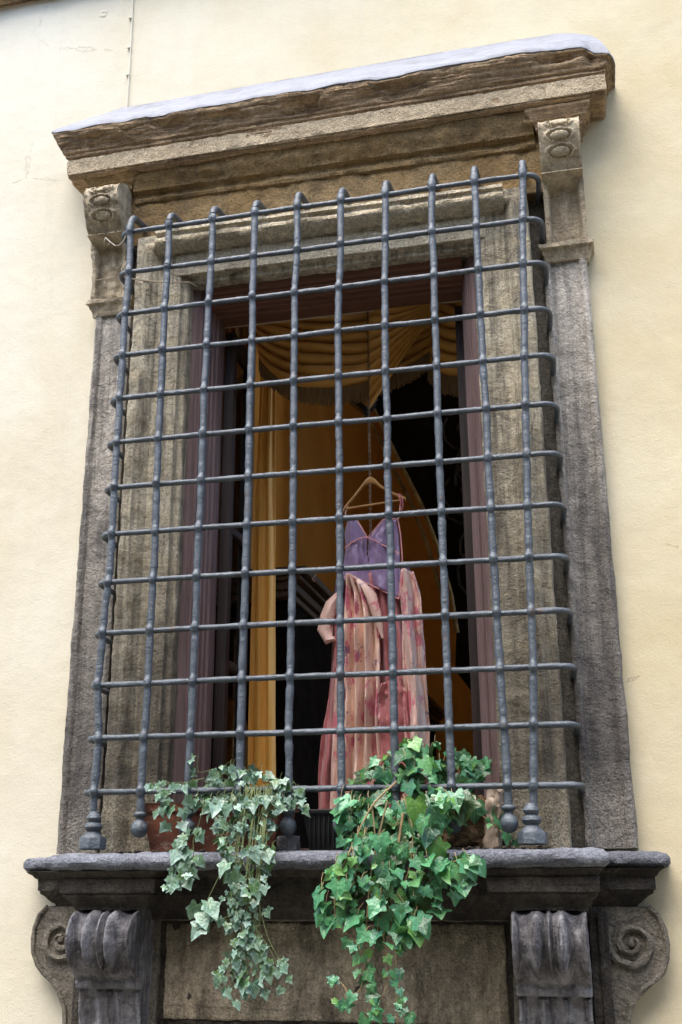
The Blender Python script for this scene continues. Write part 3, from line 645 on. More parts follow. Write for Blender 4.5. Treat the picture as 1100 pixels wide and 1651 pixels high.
# ------------------------------------------------------------------ room behind
rm = empty('room_interior', (XC, 3.5, -3.0), 'dim orange walled room seen through the grille', 'room')
def quad(name, mat, pts):
    m_ = MB(); m_.face([m_.bm.verts.new(p) for p in pts]); return m_.build(name, mat, rm, smooth=0, solid=.02)
quad('back_wall', M_orange, ((-.7, 6, -3), (3.4, 6, -3), (3.4, 6, 2.2), (-.7, 6, 2.2)))
quad('left_wall', M_orange, ((-.1, .66, -3), (-.1, 5.98, -3), (-.1, 5.98, 2.2), (-.1, .66, 2.2)))
for k, (ya, yb, za, zb) in enumerate(((.66, .7, -3, 2.2), (.7, 2.9, -3, -2.3), (.7, 2.9, 2.0, 2.2), (2.9, 5.98, -3, 2.2))):  # opening left in this unseen wall, added to let sky light in
    quad('right_wall', M_orange, ((3.4, ya, za), (3.4, yb, za), (3.4, yb, zb), (3.4, ya, zb)))
quad('ceiling', M_ceil, ((-.7, .66, 2.22), (3.4, .66, 2.22), (3.4, 6, 2.22), (-.7, 6, 2.22)))
quad('floor', M_floor, ((-.7, .66, -3.02), (3.4, .66, -3.02), (3.4, 6, -3.02), (-.7, 6, -3.02)))
# dark sideboard along the left wall
sb = empty('dark_cabinet', (.2, 3, -3.0), 'black wooden cabinet with moulded top below the orange wall, left of the dress', 'cabinet')
m_ = MB(); m_.box(-.05, .36, 1.1, 5.6, -3.0, -1.22, r=.01); m_.build('cabinet_body', M_dwood, sb)
m_ = MB()
for k, (dx, z0, z1) in enumerate(((.37, -1.22, -1.19), (.39, -1.188, -1.15), (.42, -1.148, -1.128), (.45, -1.126, -1.09))): m_.box(-.05, dx, 1.05 - .01 * k, 5.65, z0, z1, r=.006)
m_.build('cabinet_cornice', plain('dark walnut moulding', (.05, .028, .014), (.11, .062, .028), rough=.4, map_=(60, 3, 60)), sb)
# carved dark panel with gilded edge
cpn = empty('carved_dark_panel', (0.988, 2.5, -1.345), 'tall dark carved panel with a curved gilded edge at the right of the room', 'carved panel')
ol = [(0.314, 0.544), (0.457, 0.302), (0.608, -0.031), (0.746, -0.35), (0.827, -0.597), (0.898, -0.891), (0.917, -1.102), (0.902, -1.307), (0.947, -1.37), (0.976, -1.412), (1.015, -1.363), (1.106, -1.343), (1.32, -1.343), (1.494, 1.549), (0.157, 1.756), (0.218, 1.068)]
m_ = MB(); m_.prism(ol, 2.5, 2.62, st=.05); m_.build('panel_board', M_dwood, cpn)
ed = [(0.261, 2.48, 0.708), (0.461, 2.48, 0.313), (0.611, 2.48, -0.039), (0.749, 2.48, -0.356), (0.83, 2.48, -0.603), (0.9, 2.48, -0.896), (0.923, 2.48, -1.107)]
m_ = MB(); m_.tube(ed, .013, 8, jit=.4); m_.tube([(a - .055, b + .02, c) for a, b, c in ed], .012, 8, jit=.4); m_.build('gilded_edge', M_gilt, cpn)
m_ = MB(); random.seed(3)
for i in range(44):
    cz = random.uniform(-1.25, .3); cx = random.uniform(max(.98, .80 + .17 * -cz + .12), 1.28)
    pts = [(cx + .035 * math.cos(a) * (1 - a / 9), 2.49, cz + .04 * math.sin(a) * (1 - a / 9)) for a in [k * .6 + i for k in range(9)]]
    m_.tube([(x_, 2.503 - .0015 * k, z_) for k, (x_, _, z_) in enumerate(pts)], .009, 6)
m_.build('carved_scrolls', plain('carved dark walnut', (.012, .008, .005), (.035, .022, .012), rough=.7), cpn)
# ------------------------------------------------------------------ curtains
def cloth(mb, left, right, nu=60, nv=60, fold=6, amp=.02, phase=0, bulge=0, sharp=1, grow=0):
    """left/right: lists of 3d points from top to bottom"""
    def pick(L, v):
        f_ = v * (len(L) - 1); i = min(int(f_), len(L) - 2); t_ = f_ - i; return Vector(L[i]).lerp(Vector(L[i + 1]), t_)
    def f(u, v):
        a, b = pick(left, v), pick(right, v); p = a.lerp(b, u)
        w_ = math.sin(u * fold * 2 * math.pi + phase + 1.8 * noise.noise(Vector((v * 2, phase, 0)))) ; w_ = math.copysign(abs(w_) ** sharp, w_)
        p.y += -bulge * math.sin(math.pi * u) + amp * (1 - grow + grow * v) * (w_ + 1.1 * noise.noise(Vector((u * 7, v * 4.5, phase))) + .5 * noise.noise(Vector((u * 16, v * 13, phase + 3))))
        p.x += .25 * amp * noise.noise(Vector((u * 5, v * 4, phase + 5)))
        return p
    return mb.grid(nu, nv, f)
m_ = MB(); cloth(m_, [(0.305, 0.8, 0.147), (0.29, 0.8, -0.254), (0.276, 0.8, -0.835), (0.272, 0.8, -1.374), (0.273, 0.8, -2.018), (0.276, 0.8, -2.341)], [(0.355, 0.8, 0.141), (0.358, 0.8, -0.262), (0.364, 0.8, -0.842), (0.372, 0.8, -1.379), (0.382, 0.8, -2.021), (0.387, 0.8, -2.342)], 50, 40, 2.3, .010)
tag(m_.build('hanging_curtain', M_curt, solid=.003, loc=(0.296, 0.8, 0.148)), 'narrow orange satin curtain hanging at the left inside the window', 'curtain')
m_ = MB(); cloth(m_, [(-0.036, 1.12, 0.372), (-0.007, 1.12, -0.702), (0.019, 1.12, -1.987)], [(0.156, 1.12, 0.346), (0.167, 1.12, -0.717), (0.173, 1.12, -1.991)], 50, 30, 5, .02)
tag(m_.build('brown_drape', M_drape, solid=.003, loc=(0.054, 1.12, 0.36)), 'dim brown drape behind the open left casement', 'curtain')
def swag(mb, LT, LB, RT, RB, sag, nf, amp, Y, nu=70, nv=90):
    def f(u, v):
        a = Vector(LT).lerp(Vector(LB), v); b = Vector(RT).lerp(Vector(RB), v ** .8); p = a.lerp(b, u)
        s_ = sag * (.12 + .88 * v) * (4 * u * (1 - u)) ** .85
        p.z -= s_; w_ = math.sin(v * nf * 2 * math.pi + 2.2 * u + .9 * noise.noise(Vector((u * 2.2, v * 3, nf))))
        w_ = abs(math.sin(v * nf * math.pi + 1.1 * u + .9 * noise.noise(Vector((u * 2.2, v * 3, nf))))) ** .65; p.y += -amp * (w_ * 1.4 - .5) * (.25 + .75 * math.sin(math.pi * min(1, u * 1.1)) ** .5) - .10 * math.sin(math.pi * u) * v + .01 * noise.noise(Vector((u * 6, v * 12, 2)))
        p.z += .012 * noise.noise(Vector((u * 4, v * 6, 1)))
        return p
    return mb.grid(nu, nv, f)
def fringe(rowpts, h, y_off=0):
    mb = MB(); n = len(rowpts)
    dense = []
    for a, b in zip(rowpts, rowpts[1:]):
        k = max(1, int((b - a).length / .0028))
        dense += [a.lerp(b, t_ / k) for t_ in range(k)]
    for p in dense:
        l_ = h * random.uniform(.8, 1.05); q = Vector((p.x + random.uniform(-.003, .003), p.y + random.uniform(-.004, .004), p.z - l_)); wd = .0021
        mb.face([mb.bm.verts.new(v) for v in ((p.x - wd, p.y, p.z + .006), (p.x + wd, p.y, p.z + .006), (q.x + wd, q.y, q.z), (q.x - wd, q.y, q.z))])
    return mb
sw = empty('swag_valance', (0.807, 0.75, 0.022), 'gold fabric swags with fringed hem draped across the window top', 'valance')
m_ = MB(); gv = swag(m_, (0.213, 0.75, 0.227), (0.298, 0.75, -0.204), (1.122, 0.75, 0.102), (1.131, 0.75, -0.183), .26, 10, .036, .75)
row = [v_[-1].co.copy() for v_ in gv]; o = m_.build('wide_swag', M_swag, sw, solid=.002)
fringe(row, .075).build('fringe', M_fringe, o, smooth=0, solid=.001)
m_ = MB(); gv = swag(m_, (1.102, 0.73, 0.124), (1.045, 0.73, -0.329), (1.61, 0.73, 0.084), (1.596, 0.73, -0.321), .17, 9, .034, .73)
row = [v_[-1].co.copy() for v_ in gv]; o = m_.build('side_swag', M_swag, sw, solid=.002)
fringe(row, .085).build('fringe', M_fringe, o, smooth=0, solid=.001)
m_ = MB(); a_ = [(0.933, 0.66, 0.046), (0.968, 0.66, -0.166), (0.937, 0.66, -0.392)]; b_ = [(1.211, 0.66, 0.038), (1.145, 0.66, -0.13), (1.054, 0.66, -0.377)]
m_ = MB(); A0 = (1.143, 0.56, -0.121)
def fan(u, v):
    th0 = Vector((0.817, 0.56, -0.055)).lerp(Vector((0.811, 0.56, -0.569)), u); p = Vector(A0).lerp(th0, v ** .9)
    p.z += -.03 * math.sin(math.pi * v) * (1 - u); p.y += .014 * math.sin(u * 9 * 2 * math.pi) * (.3 + .7 * v) + .06 * v; return p
m_.grid(90, 24, fan); m_.build('gathered_pleats', M_swag, sw, solid=.002)
# ------------------------------------------------------------------ chain, lamp box, hook, hanger, dress
m_ = MB(); top = Vector((0.824, 0.6, 0.056)); bot = Vector((0.82, 0.6, -1.117)); bot.x = top.x = (0.815, 0.6, -1.117)[0]; n = int((top.z - bot.z) / .012)
for i in range(n):
    c = top.lerp(bot, i / n); q = i % 2
    ring = []
    for k in range(10):
        th = 2 * math.pi * k / 10; a_ = .0042 * math.cos(th); b_ = .0085 * math.sin(th)
        ring.append((c.x + (a_ if q else 0), c.y + (0 if q else a_), c.z + b_))
    m_.tube(ring, .0013, 5, closed=True)
tag(m_.build('hanging_chain', M_chain, loc=tuple(top)), 'thin old chain hanging down the window centre past the hanger', 'chain')
lb = empty('metal_box_lamp', (0.67, 1.3, -0.231), 'small tilted brass and black box fixture under the gold swag', 'lamp')
c = Vector((0.67, 1.3, -0.231))
def rotbox(mb, c, sx, sy, sz, ang, oy=0):
    M = Matrix.Rotation(ang, 4, 'Y'); k = len(mb.bm.verts); mb.box(-sx, sx, -sy, sy, -sz, sz, r=.003); mb.bm.verts.ensure_lookup_table()
    for v in list(mb.bm.verts)[k:]: v.co = M @ v.co + c + Vector((0, oy, 0))
m_ = MB(); rotbox(m_, c + Vector((-.025, 0, .02)), .055, .05, .04, .75); m_.build('lamp_housing', M_black, lb)
m_ = MB(); rotbox(m_, c + Vector((.018, -.055, .0)), .026, .012, .034, .75); m_.build('brass_plate', M_gilt, lb)
m_ = MB(); rotbox(m_, c + Vector((.035, -.05, -.02)), .003, .02, .034, .75); m_.build('bright_rim', M_chain, lb)
m_ = MB(); hp = [Vector(p) for p in [(0.72, 0.12, -1.362), (0.729, 0.12, -1.358), (0.731, 0.12, -1.371), (0.725, 0.12, -1.389), (0.716, 0.12, -1.401), (0.712, 0.12, -1.41), (0.707, 0.12, -1.403), (0.71, 0.12, -1.396)]]
hp = [Vector(p) for p in [(0.736, 0.12, -1.358), (0.729, 0.12, -1.36), (0.723, 0.12, -1.371), (0.718, 0.12, -1.388), (0.71, 0.12, -1.396), (0.703, 0.12, -1.405), (0.71, 0.12, -1.414), (0.716, 0.12, -1.408)]]
m_.tube(hp, .0018, 6)
tag(m_.build('wire_hook', M_chain, loc=tuple(hp[0])), 'tiny empty wire hook hanging from a bar left of the dress', 'hook')
hg = empty('coat_hanger', (0.819, 0.6, -0.875), 'varnished wooden coat hanger on the chain', 'hanger')
m_ = MB(); hp = [(0.712, 0.6, -1.007), (0.727, 0.6, -0.982), (0.758, 0.6, -0.943), (0.783, 0.6, -0.908), (0.801, 0.6, -0.884), (0.816, 0.6, -0.875), (0.834, 0.6, -0.881), (0.858, 0.6, -0.904), (0.893, 0.6, -0.928), (0.927, 0.6, -0.946), (0.952, 0.6, -0.956)]
hp = [Vector(p) for p in hp]; N = len(hp)
def hf(u, v):
    f_ = u * (N - 1); i = min(int(f_), N - 2); t_ = f_ - i; p = hp[i].lerp(hp[i + 1], t_)
    h = .010 + .010 * math.exp(-((u - .5) / .12) ** 2); th = 2 * math.pi * v
    return Vector((p.x, p.y + (u - .5) * .06 + .007 * math.cos(th), p.z - .004 + h * math.sin(th) * .8))
gv = m_.grid(50, 12, hf, closev=True); m_.face(gv[0]); m_.face(gv[-1][::-1]); m_.build('hanger_arm', M_hang, hg)
m_ = MB(); a_, b_ = (0.722, 0.6, -1.002), (0.929, 0.6, -0.965); m_.tube([(a_[0], a_[1] - .028, a_[2]), ((a_[0] + b_[0]) / 2, a_[1], (a_[2] + b_[2]) / 2), (b_[0], b_[1] + .028, b_[2])], .0045, 8); m_.build('trouser_bar', M_hang, hg)
dr = empty('hanging_dress', (0.82, 0.6, -1.117), 'long dress with lilac bodice and peach and rose silk skirt hanging in the window', 'dress')
YD = .60
bod = [(-1.039, 0.722, 0.754), (-1.06, 0.714, 0.764), (-1.087, 0.711, 0.781), (-1.113, 0.711, 0.798)]
# bodice front with v neck: rows by height, left cup and right cup meet at the v point
L_ = [(0.722, 0.6, -1.038), (0.711, 0.6, -1.094), (0.714, 0.6, -1.158), (0.706, 0.6, -1.208), (0.691, 0.6, -1.257), (0.676, 0.6, -1.281)]; M_L = [(0.759, 0.6, -1.041), (0.801, 0.6, -1.116), (0.8, 0.6, -1.164), (0.804, 0.6, -1.214), (0.809, 0.6, -1.264), (0.818, 0.6, -1.312)]
m_ = MB(); cloth(m_, L_, M_L, 24, 30, 1.2, .006, 1, .02)
M_R = [(0.866, 0.6, -1.049), (0.806, 0.6, -1.116), (0.803, 0.6, -1.164), (0.807, 0.6, -1.214), (0.811, 0.6, -1.265), (0.82, 0.6, -1.312)]; R_2 = [(0.92, 0.6, -1.054), (0.926, 0.6, -1.115), (0.927, 0.6, -1.173), (0.931, 0.6, -1.223), (0.929, 0.6, -1.297), (0.923, 0.6, -1.372)]
cloth(m_, M_R, R_2, 24, 30, 1.3, .007, 2, .02)
bmesh.ops.remove_doubles(m_.bm, verts=m_.bm.verts, dist=.004)
m_.build('bodice', F_purple, dr, solid=.003)
m_ = MB()
for pl in ([(0.73, 0.575, -1.047), (0.767, 0.575, -1.05), (0.786, 0.575, -1.087), (0.808, 0.575, -1.126), (0.838, 0.575, -1.093), (0.87, 0.575, -1.058), (0.919, 0.575, -1.057)], [(0.717, 0.572, -1.164), (0.742, 0.572, -1.145), (0.772, 0.572, -1.13), (0.801, 0.572, -1.124), (0.831, 0.572, -1.137), (0.869, 0.572, -1.162), (0.903, 0.572, -1.182), (0.931, 0.572, -1.201)], [(0.927, 0.585, -1.059), (0.936, 0.585, -1.12), (0.939, 0.585, -1.178), (0.941, 0.585, -1.228), (0.936, 0.585, -1.301), (0.923, 0.585, -1.376)], [(0.696, 0.578, -1.275), (0.73, 0.578, -1.277), (0.774, 0.578, -1.293), (0.822, 0.578, -1.318), (0.87, 0.578, -1.345), (0.924, 0.578, -1.377)]):
    m_.tube(pl, .0028, 6)
m_.build('pink_piping', F_trim, dr)
m_ = MB(); cloth(m_, [(0.681, 0.62, -1.243), (0.669, 0.62, -1.282), (0.666, 0.62, -1.325), (0.671, 0.62, -1.362)], [(0.71, 0.6, -1.25), (0.705, 0.6, -1.307), (0.695, 0.6, -1.344), (0.685, 0.6, -1.373)], 8, 12, 1, .004)
m_.build('purple_side_flap', F_dark, dr, solid=.003); m_ = MB()
cloth(m_, [(0.913, 0.62, -1.224), (0.927, 0.62, -1.244), (0.948, 0.62, -1.28), (0.978, 0.62, -1.344), (1.0, 0.62, -1.384)], [(0.924, 0.64, -1.211), (0.953, 0.64, -1.236), (0.976, 0.64, -1.277), (0.994, 0.64, -1.327), (1.002, 0.64, -1.377)], 8, 14, 1, .004)
m_.build('purple_side_flap', F_dark, dr, solid=.003)
for pl in ([(0.722, 0.575, -1.046), (0.72, 0.575, -1.021), (0.728, 0.575, -0.995), (0.733, 0.575, -0.98)], [(0.926, 0.58, -1.06), (0.936, 0.58, -1.021), (0.94, 0.58, -0.985), (0.931, 0.58, -0.954)], [(0.927, 0.6, -1.049), (0.946, 0.6, -0.997), (0.942, 0.6, -0.958), (0.932, 0.6, -0.947)]):
    m_ = MB(); m_.tube(pl, .0024, 6); m_.build('shoulder_strap', F_pale, dr)
m_ = MB(); cloth(m_, [(0.67, 0.66, -1.252), (0.649, 0.66, -1.364), (0.641, 0.66, -1.523), (0.636, 0.66, -1.643), (0.621, 0.66, -1.738), (0.605, 0.66, -1.854), (0.593, 0.66, -1.991), (0.586, 0.66, -2.148)], [(0.941, 0.66, -1.27), (0.98, 0.66, -1.383), (0.999, 0.66, -1.541), (1.005, 0.66, -1.66), (1.006, 0.66, -1.776), (1.008, 0.66, -1.867), (1.016, 0.66, -2.002), (1.027, 0.66, -2.155)], 110, 60, 7, .03, 1, .05, grow=.5)
m_.build('rose_underskirt', F_rose, dr, solid=.003)
m_ = MB(); cloth(m_, [(0.722, 0.59, -1.264), (0.717, 0.59, -1.347), (0.712, 0.59, -1.445), (0.713, 0.59, -1.588), (0.71, 0.59, -1.728), (0.704, 0.59, -1.866), (0.699, 0.59, -2.022), (0.693, 0.59, -2.153)], [(0.783, 0.59, -1.297), (0.824, 0.59, -1.366), (0.842, 0.59, -1.452), (0.846, 0.59, -1.595), (0.851, 0.59, -1.734), (0.853, 0.59, -1.871), (0.86, 0.59, -2.026), (0.867, 0.59, -2.156)], 80, 60, 3.6, .034, 2, .03, grow=.3)
m_.build('centre_skirt_panel', F_peach, dr, solid=.003)
m_ = MB(); cloth(m_, [(0.934, 0.575, -1.267), (0.927, 0.575, -1.364), (0.93, 0.575, -1.46), (0.936, 0.575, -1.602), (0.937, 0.575, -1.74), (0.941, 0.575, -1.875), (0.942, 0.575, -2.029)], [(0.983, 0.6, -1.273), (1.008, 0.6, -1.375), (1.011, 0.6, -1.459), (1.016, 0.6, -1.601), (1.021, 0.6, -1.739), (1.022, 0.6, -1.875), (1.021, 0.6, -2.029)], 50, 60, 1.6, .026, .5, .04, grow=.5)
m_.build('side_skirt_panel', F_pale, dr, solid=.003)
m_ = MB(); cloth(m_, [(0.684, 0.6, -1.549), (0.674, 0.6, -1.679), (0.664, 0.6, -1.817), (0.655, 0.6, -1.976), (0.65, 0.6, -2.152)], [(0.718, 0.6, -1.551), (0.717, 0.6, -1.681), (0.721, 0.6, -1.819), (0.72, 0.6, -1.977), (0.719, 0.6, -2.153)], 24, 40, 1.3, .012, 2.5, .01)
m_.build('left_skirt_panel', F_pale, dr, solid=.003)
m_ = MB(); cloth(m_, [(0.838, 0.585, -1.711), (0.821, 0.585, -1.779), (0.813, 0.585, -1.87), (0.806, 0.585, -2.025)], [(0.929, 0.58, -1.658), (0.944, 0.58, -1.739), (0.956, 0.58, -1.875), (0.957, 0.58, -2.029)], 30, 30, 2.6, .016, 1, .02)
m_.build('rose_flounce', F_rose, dr, solid=.003)
# gathered knot and sleeve
m_ = MB(); kn = [Vector(p) for p in [(0.766, 0.555, -1.296), (0.797, 0.555, -1.324), (0.819, 0.555, -1.367), (0.839, 0.555, -1.424), (0.855, 0.555, -1.484), (0.864, 0.555, -1.532)]]
m_.tube([kn[0].lerp(kn[-1], 0)] + kn[1:], [.010, .016, .020, .018, .013, .006], 12, jit=.5); m_.build('gathered_fold', F_pale, dr, ero=.005, scale=25)
m_ = MB(); sl_ = [Vector(p) for p in [(0.686, 0.62, -1.333), (0.656, 0.62, -1.374), (0.636, 0.62, -1.422), (0.626, 0.62, -1.47), (0.641, 0.62, -1.512), (0.665, 0.62, -1.508)]]
m_.tube(sl_, [.016, .023, .027, .025, .018, .008], 14, jit=.5); m_.build('loose_sleeve', F_pale, dr, ero=.008, scale=16)
# ------------------------------------------------------------------ planters on the sill
tp = empty('terracotta_trough', (.385, .12, -2.3), 'long reddish terracotta trough at the left of the sill under the pale ivy', 'planter')
def trough(mb, x0, x1, y0, y1, z0, z1, tap=.02, wall=.012, st=.02):
    def ring(t_, ins):
        a = tap * (1 - t_); z = z0 + (z1 - z0) * t_; return [(x0 + a + ins, y0 + a * .6 + ins, z), (x1 - a - ins, y0 + a * .6 + ins, z), (x1 - a - ins, y1 - a * .6 - ins, z), (x0 + a + ins, y1 - a * .6 - ins, z)]
    lv = [ring(i / 8, 0) for i in range(9)] + [ring(1, wall), ring(.75, wall)]
    rows = []
    for r_ in lv:
        row = []
        for i in range(4):
            a, b = Vector(r_[i]), Vector(r_[(i + 1) % 4]); n = 24 if i % 2 == 0 else 8
            row += [mb.bm.verts.new(a.lerp(b, k / n)) for k in range(n)]
        rows.append(row)
    for a, b in zip(rows, rows[1:]):
        for i in range(len(a)): mb.face((a[i], a[(i + 1) % len(a)], b[(i + 1) % len(a)], b[i]))
    mb.face(rows[0][::-1])
m_ = MB(); trough(m_, .160, .625, .03, .215, -2.298, -2.170, .03)
m_.build('trough_body', M_terra, tp, ero=.003, scale=20)
m_ = MB(); trough(m_, .148, .637, .020, .225, -2.172, -2.145, .004); m_.build('trough_rim', M_terra, tp, ero=.003, scale=24)
m_ = MB(); m_.box(.165, .62, .045, .20, -2.19, -2.162, st=.02); m_.build('soil', M_soil, tp, ero=.008, scale=30)
bp = empty('black_ribbed_planter', (.80, .13, -2.3), 'black ribbed plastic planter between the two ivies', 'planter')
m_ = MB(); trough(m_, .690, .945, .06, .22, -2.296, -2.185, .02, .004); m_.build('planter_body', M_black, bp)
m_ = MB(); m_.box(.682, .953, .050, .226, -2.187, -2.172, r=.004); m_.build('planter_rim', M_black, bp)
m_ = MB()
for k in range(15): x = .712 + k * .0155; m_.box(x - .003, x + .003, .056, .064, -2.288, -2.19, r=.002)
m_.build('planter_ribs', M_black, bp)
bk = empty('bark_planter', (1.17, .12, -2.3), 'rough bark covered planter with a weathered plank end at the right of the sill', 'planter')
m_ = MB(); m_.box(1.02, 1.262, .06, .20, -2.297, -2.14, st=.010, r=.02); m_.build('bark_body', M_bark, bk, ero=.022, scale=24, fine=.006)
m_ = MB(); m_.box(1.256, 1.300, .04, .19, -2.297, -2.118, st=.008, r=.002)
for v in m_.bm.verts: v.co.x += (v.co.z + 2.297) * .10; v.co.z += .012 * noise.noise(v.co * 30) * (v.co.z > -2.16)
m_.build('plank_end', M_plank, bk, ero=.011, scale=38, fine=.004)
o = MB(); o.box(.615, .680, .02, .075, -2.2975, -2.252, st=.01, r=.006)
tag(o.build('stone_block', S_vol, None, ero=.003, scale=40, loc=(.648, .05, -2.297)), 'small dark stone block behind the fourth hanging ball from the left', 'block')
m_ = MB(); random.seed(5)
for i in range(150):
    x = random.choice((random.uniform(.1, .65), random.uniform(1.0, 1.45))); y = random.uniform(-.05, .02); r_ = random.uniform(.002, .007)
    m_.box(x - r_, x + r_, y - r_, y + r_, -2.3, -2.3 + r_ * 1.3, r=r_ * .5)
tag(m_.build('crumbs', M_soil, None, ero=.002, scale=90), 'soil crumbs scattered along the sill edge', 'crumbs', kind='stuff')
# ------------------------------------------------------------------ ivy
OUT = [(0, .02), (.12, .13), (.28, .22), (.45, .20), (.47, .06), (.45, -.06), (.55, -.16), (.67, -.32), (.52, -.41), (.37, -.46), (.28, -.62), (.14, -.84), (0, -1.0)]
OUT = OUT + [(-x, y) for x, y in OUT[-2:0:-1]]
def leaf(mb, uvl, p, tip, nrm, size, cup=.25, elong=1.0):
    tip = tip.normalized(); nrm = (nrm - tip * nrm.dot(tip)).normalized(); side = tip.cross(nrm)
    vs = []; cu = cup * random.uniform(.3, 1.5); ben = random.uniform(-.1, .7); wav = random.uniform(-.12, .12)
    def pos(x, y):
        r2 = x * x + (y + .2) ** 2; z = .26 * abs(x) - cu * r2 * .8 - ben * max(0, -y - .3) ** 2 + wav * x * 2 * y
        return p + side * (x * size * elong) - tip * (y * size) + nrm * (z * size)
    c = mb.bm.verts.new(pos(0, -.22)); la, lb, lc = random.uniform(.72, 1.12), random.uniform(.6, 1.1), random.uniform(.75, 1.1); sk = random.uniform(-.12, .12)
    def vary(x, y):
        k = lb if y > -.1 else (la if y > -.45 else lc)
        return (x * (k if y > -.45 else 1) + sk * y, y * (k if y < -.45 else 1) + random.uniform(-.02, .02))
    vs = [(mb.bm.verts.new(pos(*vary(x, y))), (x, y)) for x, y in OUT]
    n = len(vs)
    for i in range(n):
        a, b = vs[i], vs[(i + 1) % n]
        try: f = mb.bm.faces.new((c, a[0], b[0]))
        except ValueError: continue
        for lp, xy in zip(f.loops, ((0, -.22), a[1], b[1])): lp[uvl].uv = (xy[0] * .75 + .5, xy[1] * .75 + .8)
def scatter(rows, n, Yf, size, seed, stems, edgebias=0, mb=None, uvl=None, tipdn=1.0):
    """rows: (z, x left, x right) outline; leaves fill it through its depth"""
    random.seed(seed)
    ar = []; tot = 0
    for a, b in zip(rows, rows[1:]): k = (a[0] - b[0]) * ((a[2] - a[1]) + (b[2] - b[1])) / 2; tot += k; ar.append(tot)
    for i in range(n):
        q = random.uniform(0, tot); j = next(k for k, v in enumerate(ar) if q <= v); t_ = random.random()
        a, b = rows[j], rows[j + 1]; z = a[0] + (b[0] - a[0]) * t_; xl = a[1] + (b[1] - a[1]) * t_; xr = a[2] + (b[2] - a[2]) * t_
        u = random.random(); x = xl + (xr - xl) * u
        y0, y1 = Yf(z); dpt = random.random() ** .8; bul = math.sin(math.pi * u) ** .5
        y = y1 + (y0 - y1) * dpt * (.4 + .6 * bul)
        p = Vector((x, y, z)); sd = (u - .5) * 1.6
        tip = Vector((sd + random.gauss(0, .55), random.gauss(-.3, .5), -tipdn + random.gauss(0, .55)))
        nrm = Vector((sd * .5 + random.gauss(0, .6), -1 + random.gauss(0, .35), .6 + random.gauss(0, .6)))
        s_ = random.uniform(*size) * random.choice((1, 1, .85, .7))
        leaf(mb, uvl, p, tip, nrm, s_, elong=random.uniform(.9, 1.15))
        if stems is not None and random.random() < .45:
            e = p + Vector((random.gauss(-.3 * sd, .3) * .03, .02, random.uniform(.01, .045))) ; mid = p.lerp(e, .5) + Vector((0, -.008, .004))
            stems.tube([p, mid, e], .0010, 4, capit=False)
def vine(st, mb, uvl, pts, r, nleaf, size, seed, spread=.012, start=.1):
    random.seed(seed); pts = [Vector(p) for p in pts]; sm = []
    for i in range(len(pts) - 1):
        p0, p1, p2, p3 = pts[max(i - 1, 0)], pts[i], pts[i + 1], pts[min(i + 2, len(pts) - 1)]
        for k in range(6):
            t_ = k / 6; sm.append(.5 * ((2 * p1) + (p2 - p0) * t_ + (2 * p0 - 5 * p1 + 4 * p2 - p3) * t_ ** 2 + (3 * p1 - p0 - 3 * p2 + p3) * t_ ** 3))
    sm.append(pts[-1]); st.tube(sm, lambda q: r * (1 - .6 * q), 5)
    for i in range(nleaf):
        q = start + (1 - start) * (i + random.random() * .6) / max(1, nleaf); q = min(q, 1); p = sm[min(int(q * (len(sm) - 1)), len(sm) - 1)]
        sd = random.choice((-1, 1)); e = p + Vector((sd * random.uniform(.3, 1.2) * spread, -random.uniform(.2, 1) * spread, random.uniform(-.5, .4) * spread))
        st.tube([p, e], .0009, 4, capit=False)
        leaf(mb, uvl, e, Vector((sd * random.uniform(0, .8), random.gauss(-.2, .3), -1)), Vector((random.gauss(0, .4), -1, .7 + random.gauss(0, .3))), random.uniform(*size))
def hang(y_top, z_s=-2.26):
    return lambda z: (-.05, .13) if z > -2.14 else ((-.13, -.02) if z > z_s else (-.20, -.115))
def newleaf():
    mb = MB(); return mb, mb.bm.loops.layers.uv.new('UVMap')
# green ivy on the right
iv = empty('green_ivy', (.95, .05, -2.2), 'bushy bright green ivy spilling over the middle of the sill', 'ivy')
A, ua = newleaf(); D, ud = newleaf(); S = MB(); Yf = hang(0)
rowsR = [(-1.979, 1.045, 1.131), (-2.004, 0.996, 1.201), (-2.034, 0.884, 1.213), (-2.085, 0.864, 1.217), (-2.139, 0.844, 1.222), (-2.193, 0.825, 1.201), (-2.237, 0.836, 1.144)] + [(-2.284, 0.879, 1.143), (-2.327, 0.864, 1.15), (-2.369, 0.86, 1.152), (-2.412, 0.87, 1.144), (-2.453, 0.888, 1.128), (-2.494, 0.91, 1.099), (-2.527, 0.927, 1.063), (-2.559, 0.941, 1.028)]
scatter(rowsR, 150, Yf, (.038, .064), 11, S, mb=A, uvl=ua)
scatter(rowsR, 125, lambda z: tuple(v - .012 for v in Yf(z)), (.020, .040), 12, S, mb=A, uvl=ua)
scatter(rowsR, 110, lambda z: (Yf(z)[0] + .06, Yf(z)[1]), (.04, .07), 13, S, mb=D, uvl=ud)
for rows_, n_, sd_ in (([(-2.3, 1.165, 1.219), (-2.329, 1.141, 1.256), (-2.362, 1.145, 1.258), (-2.395, 1.165, 1.222), (-2.42, 1.156, 1.179)], 15, 1), ([(-2.343, 0.829, 0.858), (-2.385, 0.801, 0.88), (-2.428, 0.796, 0.884), (-2.469, 0.803, 0.88), (-2.494, 0.816, 0.87)], 24, 2), ([(-2.152, 1.072, 1.153), (-2.197, 1.078, 1.148), (-2.24, 1.084, 1.135)], 9, 3), ([(-2.436, 1.074, 1.151), (-2.477, 1.062, 1.132), (-2.518, 1.049, 1.11)], 8, 4)):
    scatter(rows_, n_, lambda z: (-.19, -.13), (.05, .075) if n_ < 20 else (.034, .055), 20 + sd_, S, mb=A, uvl=ua)
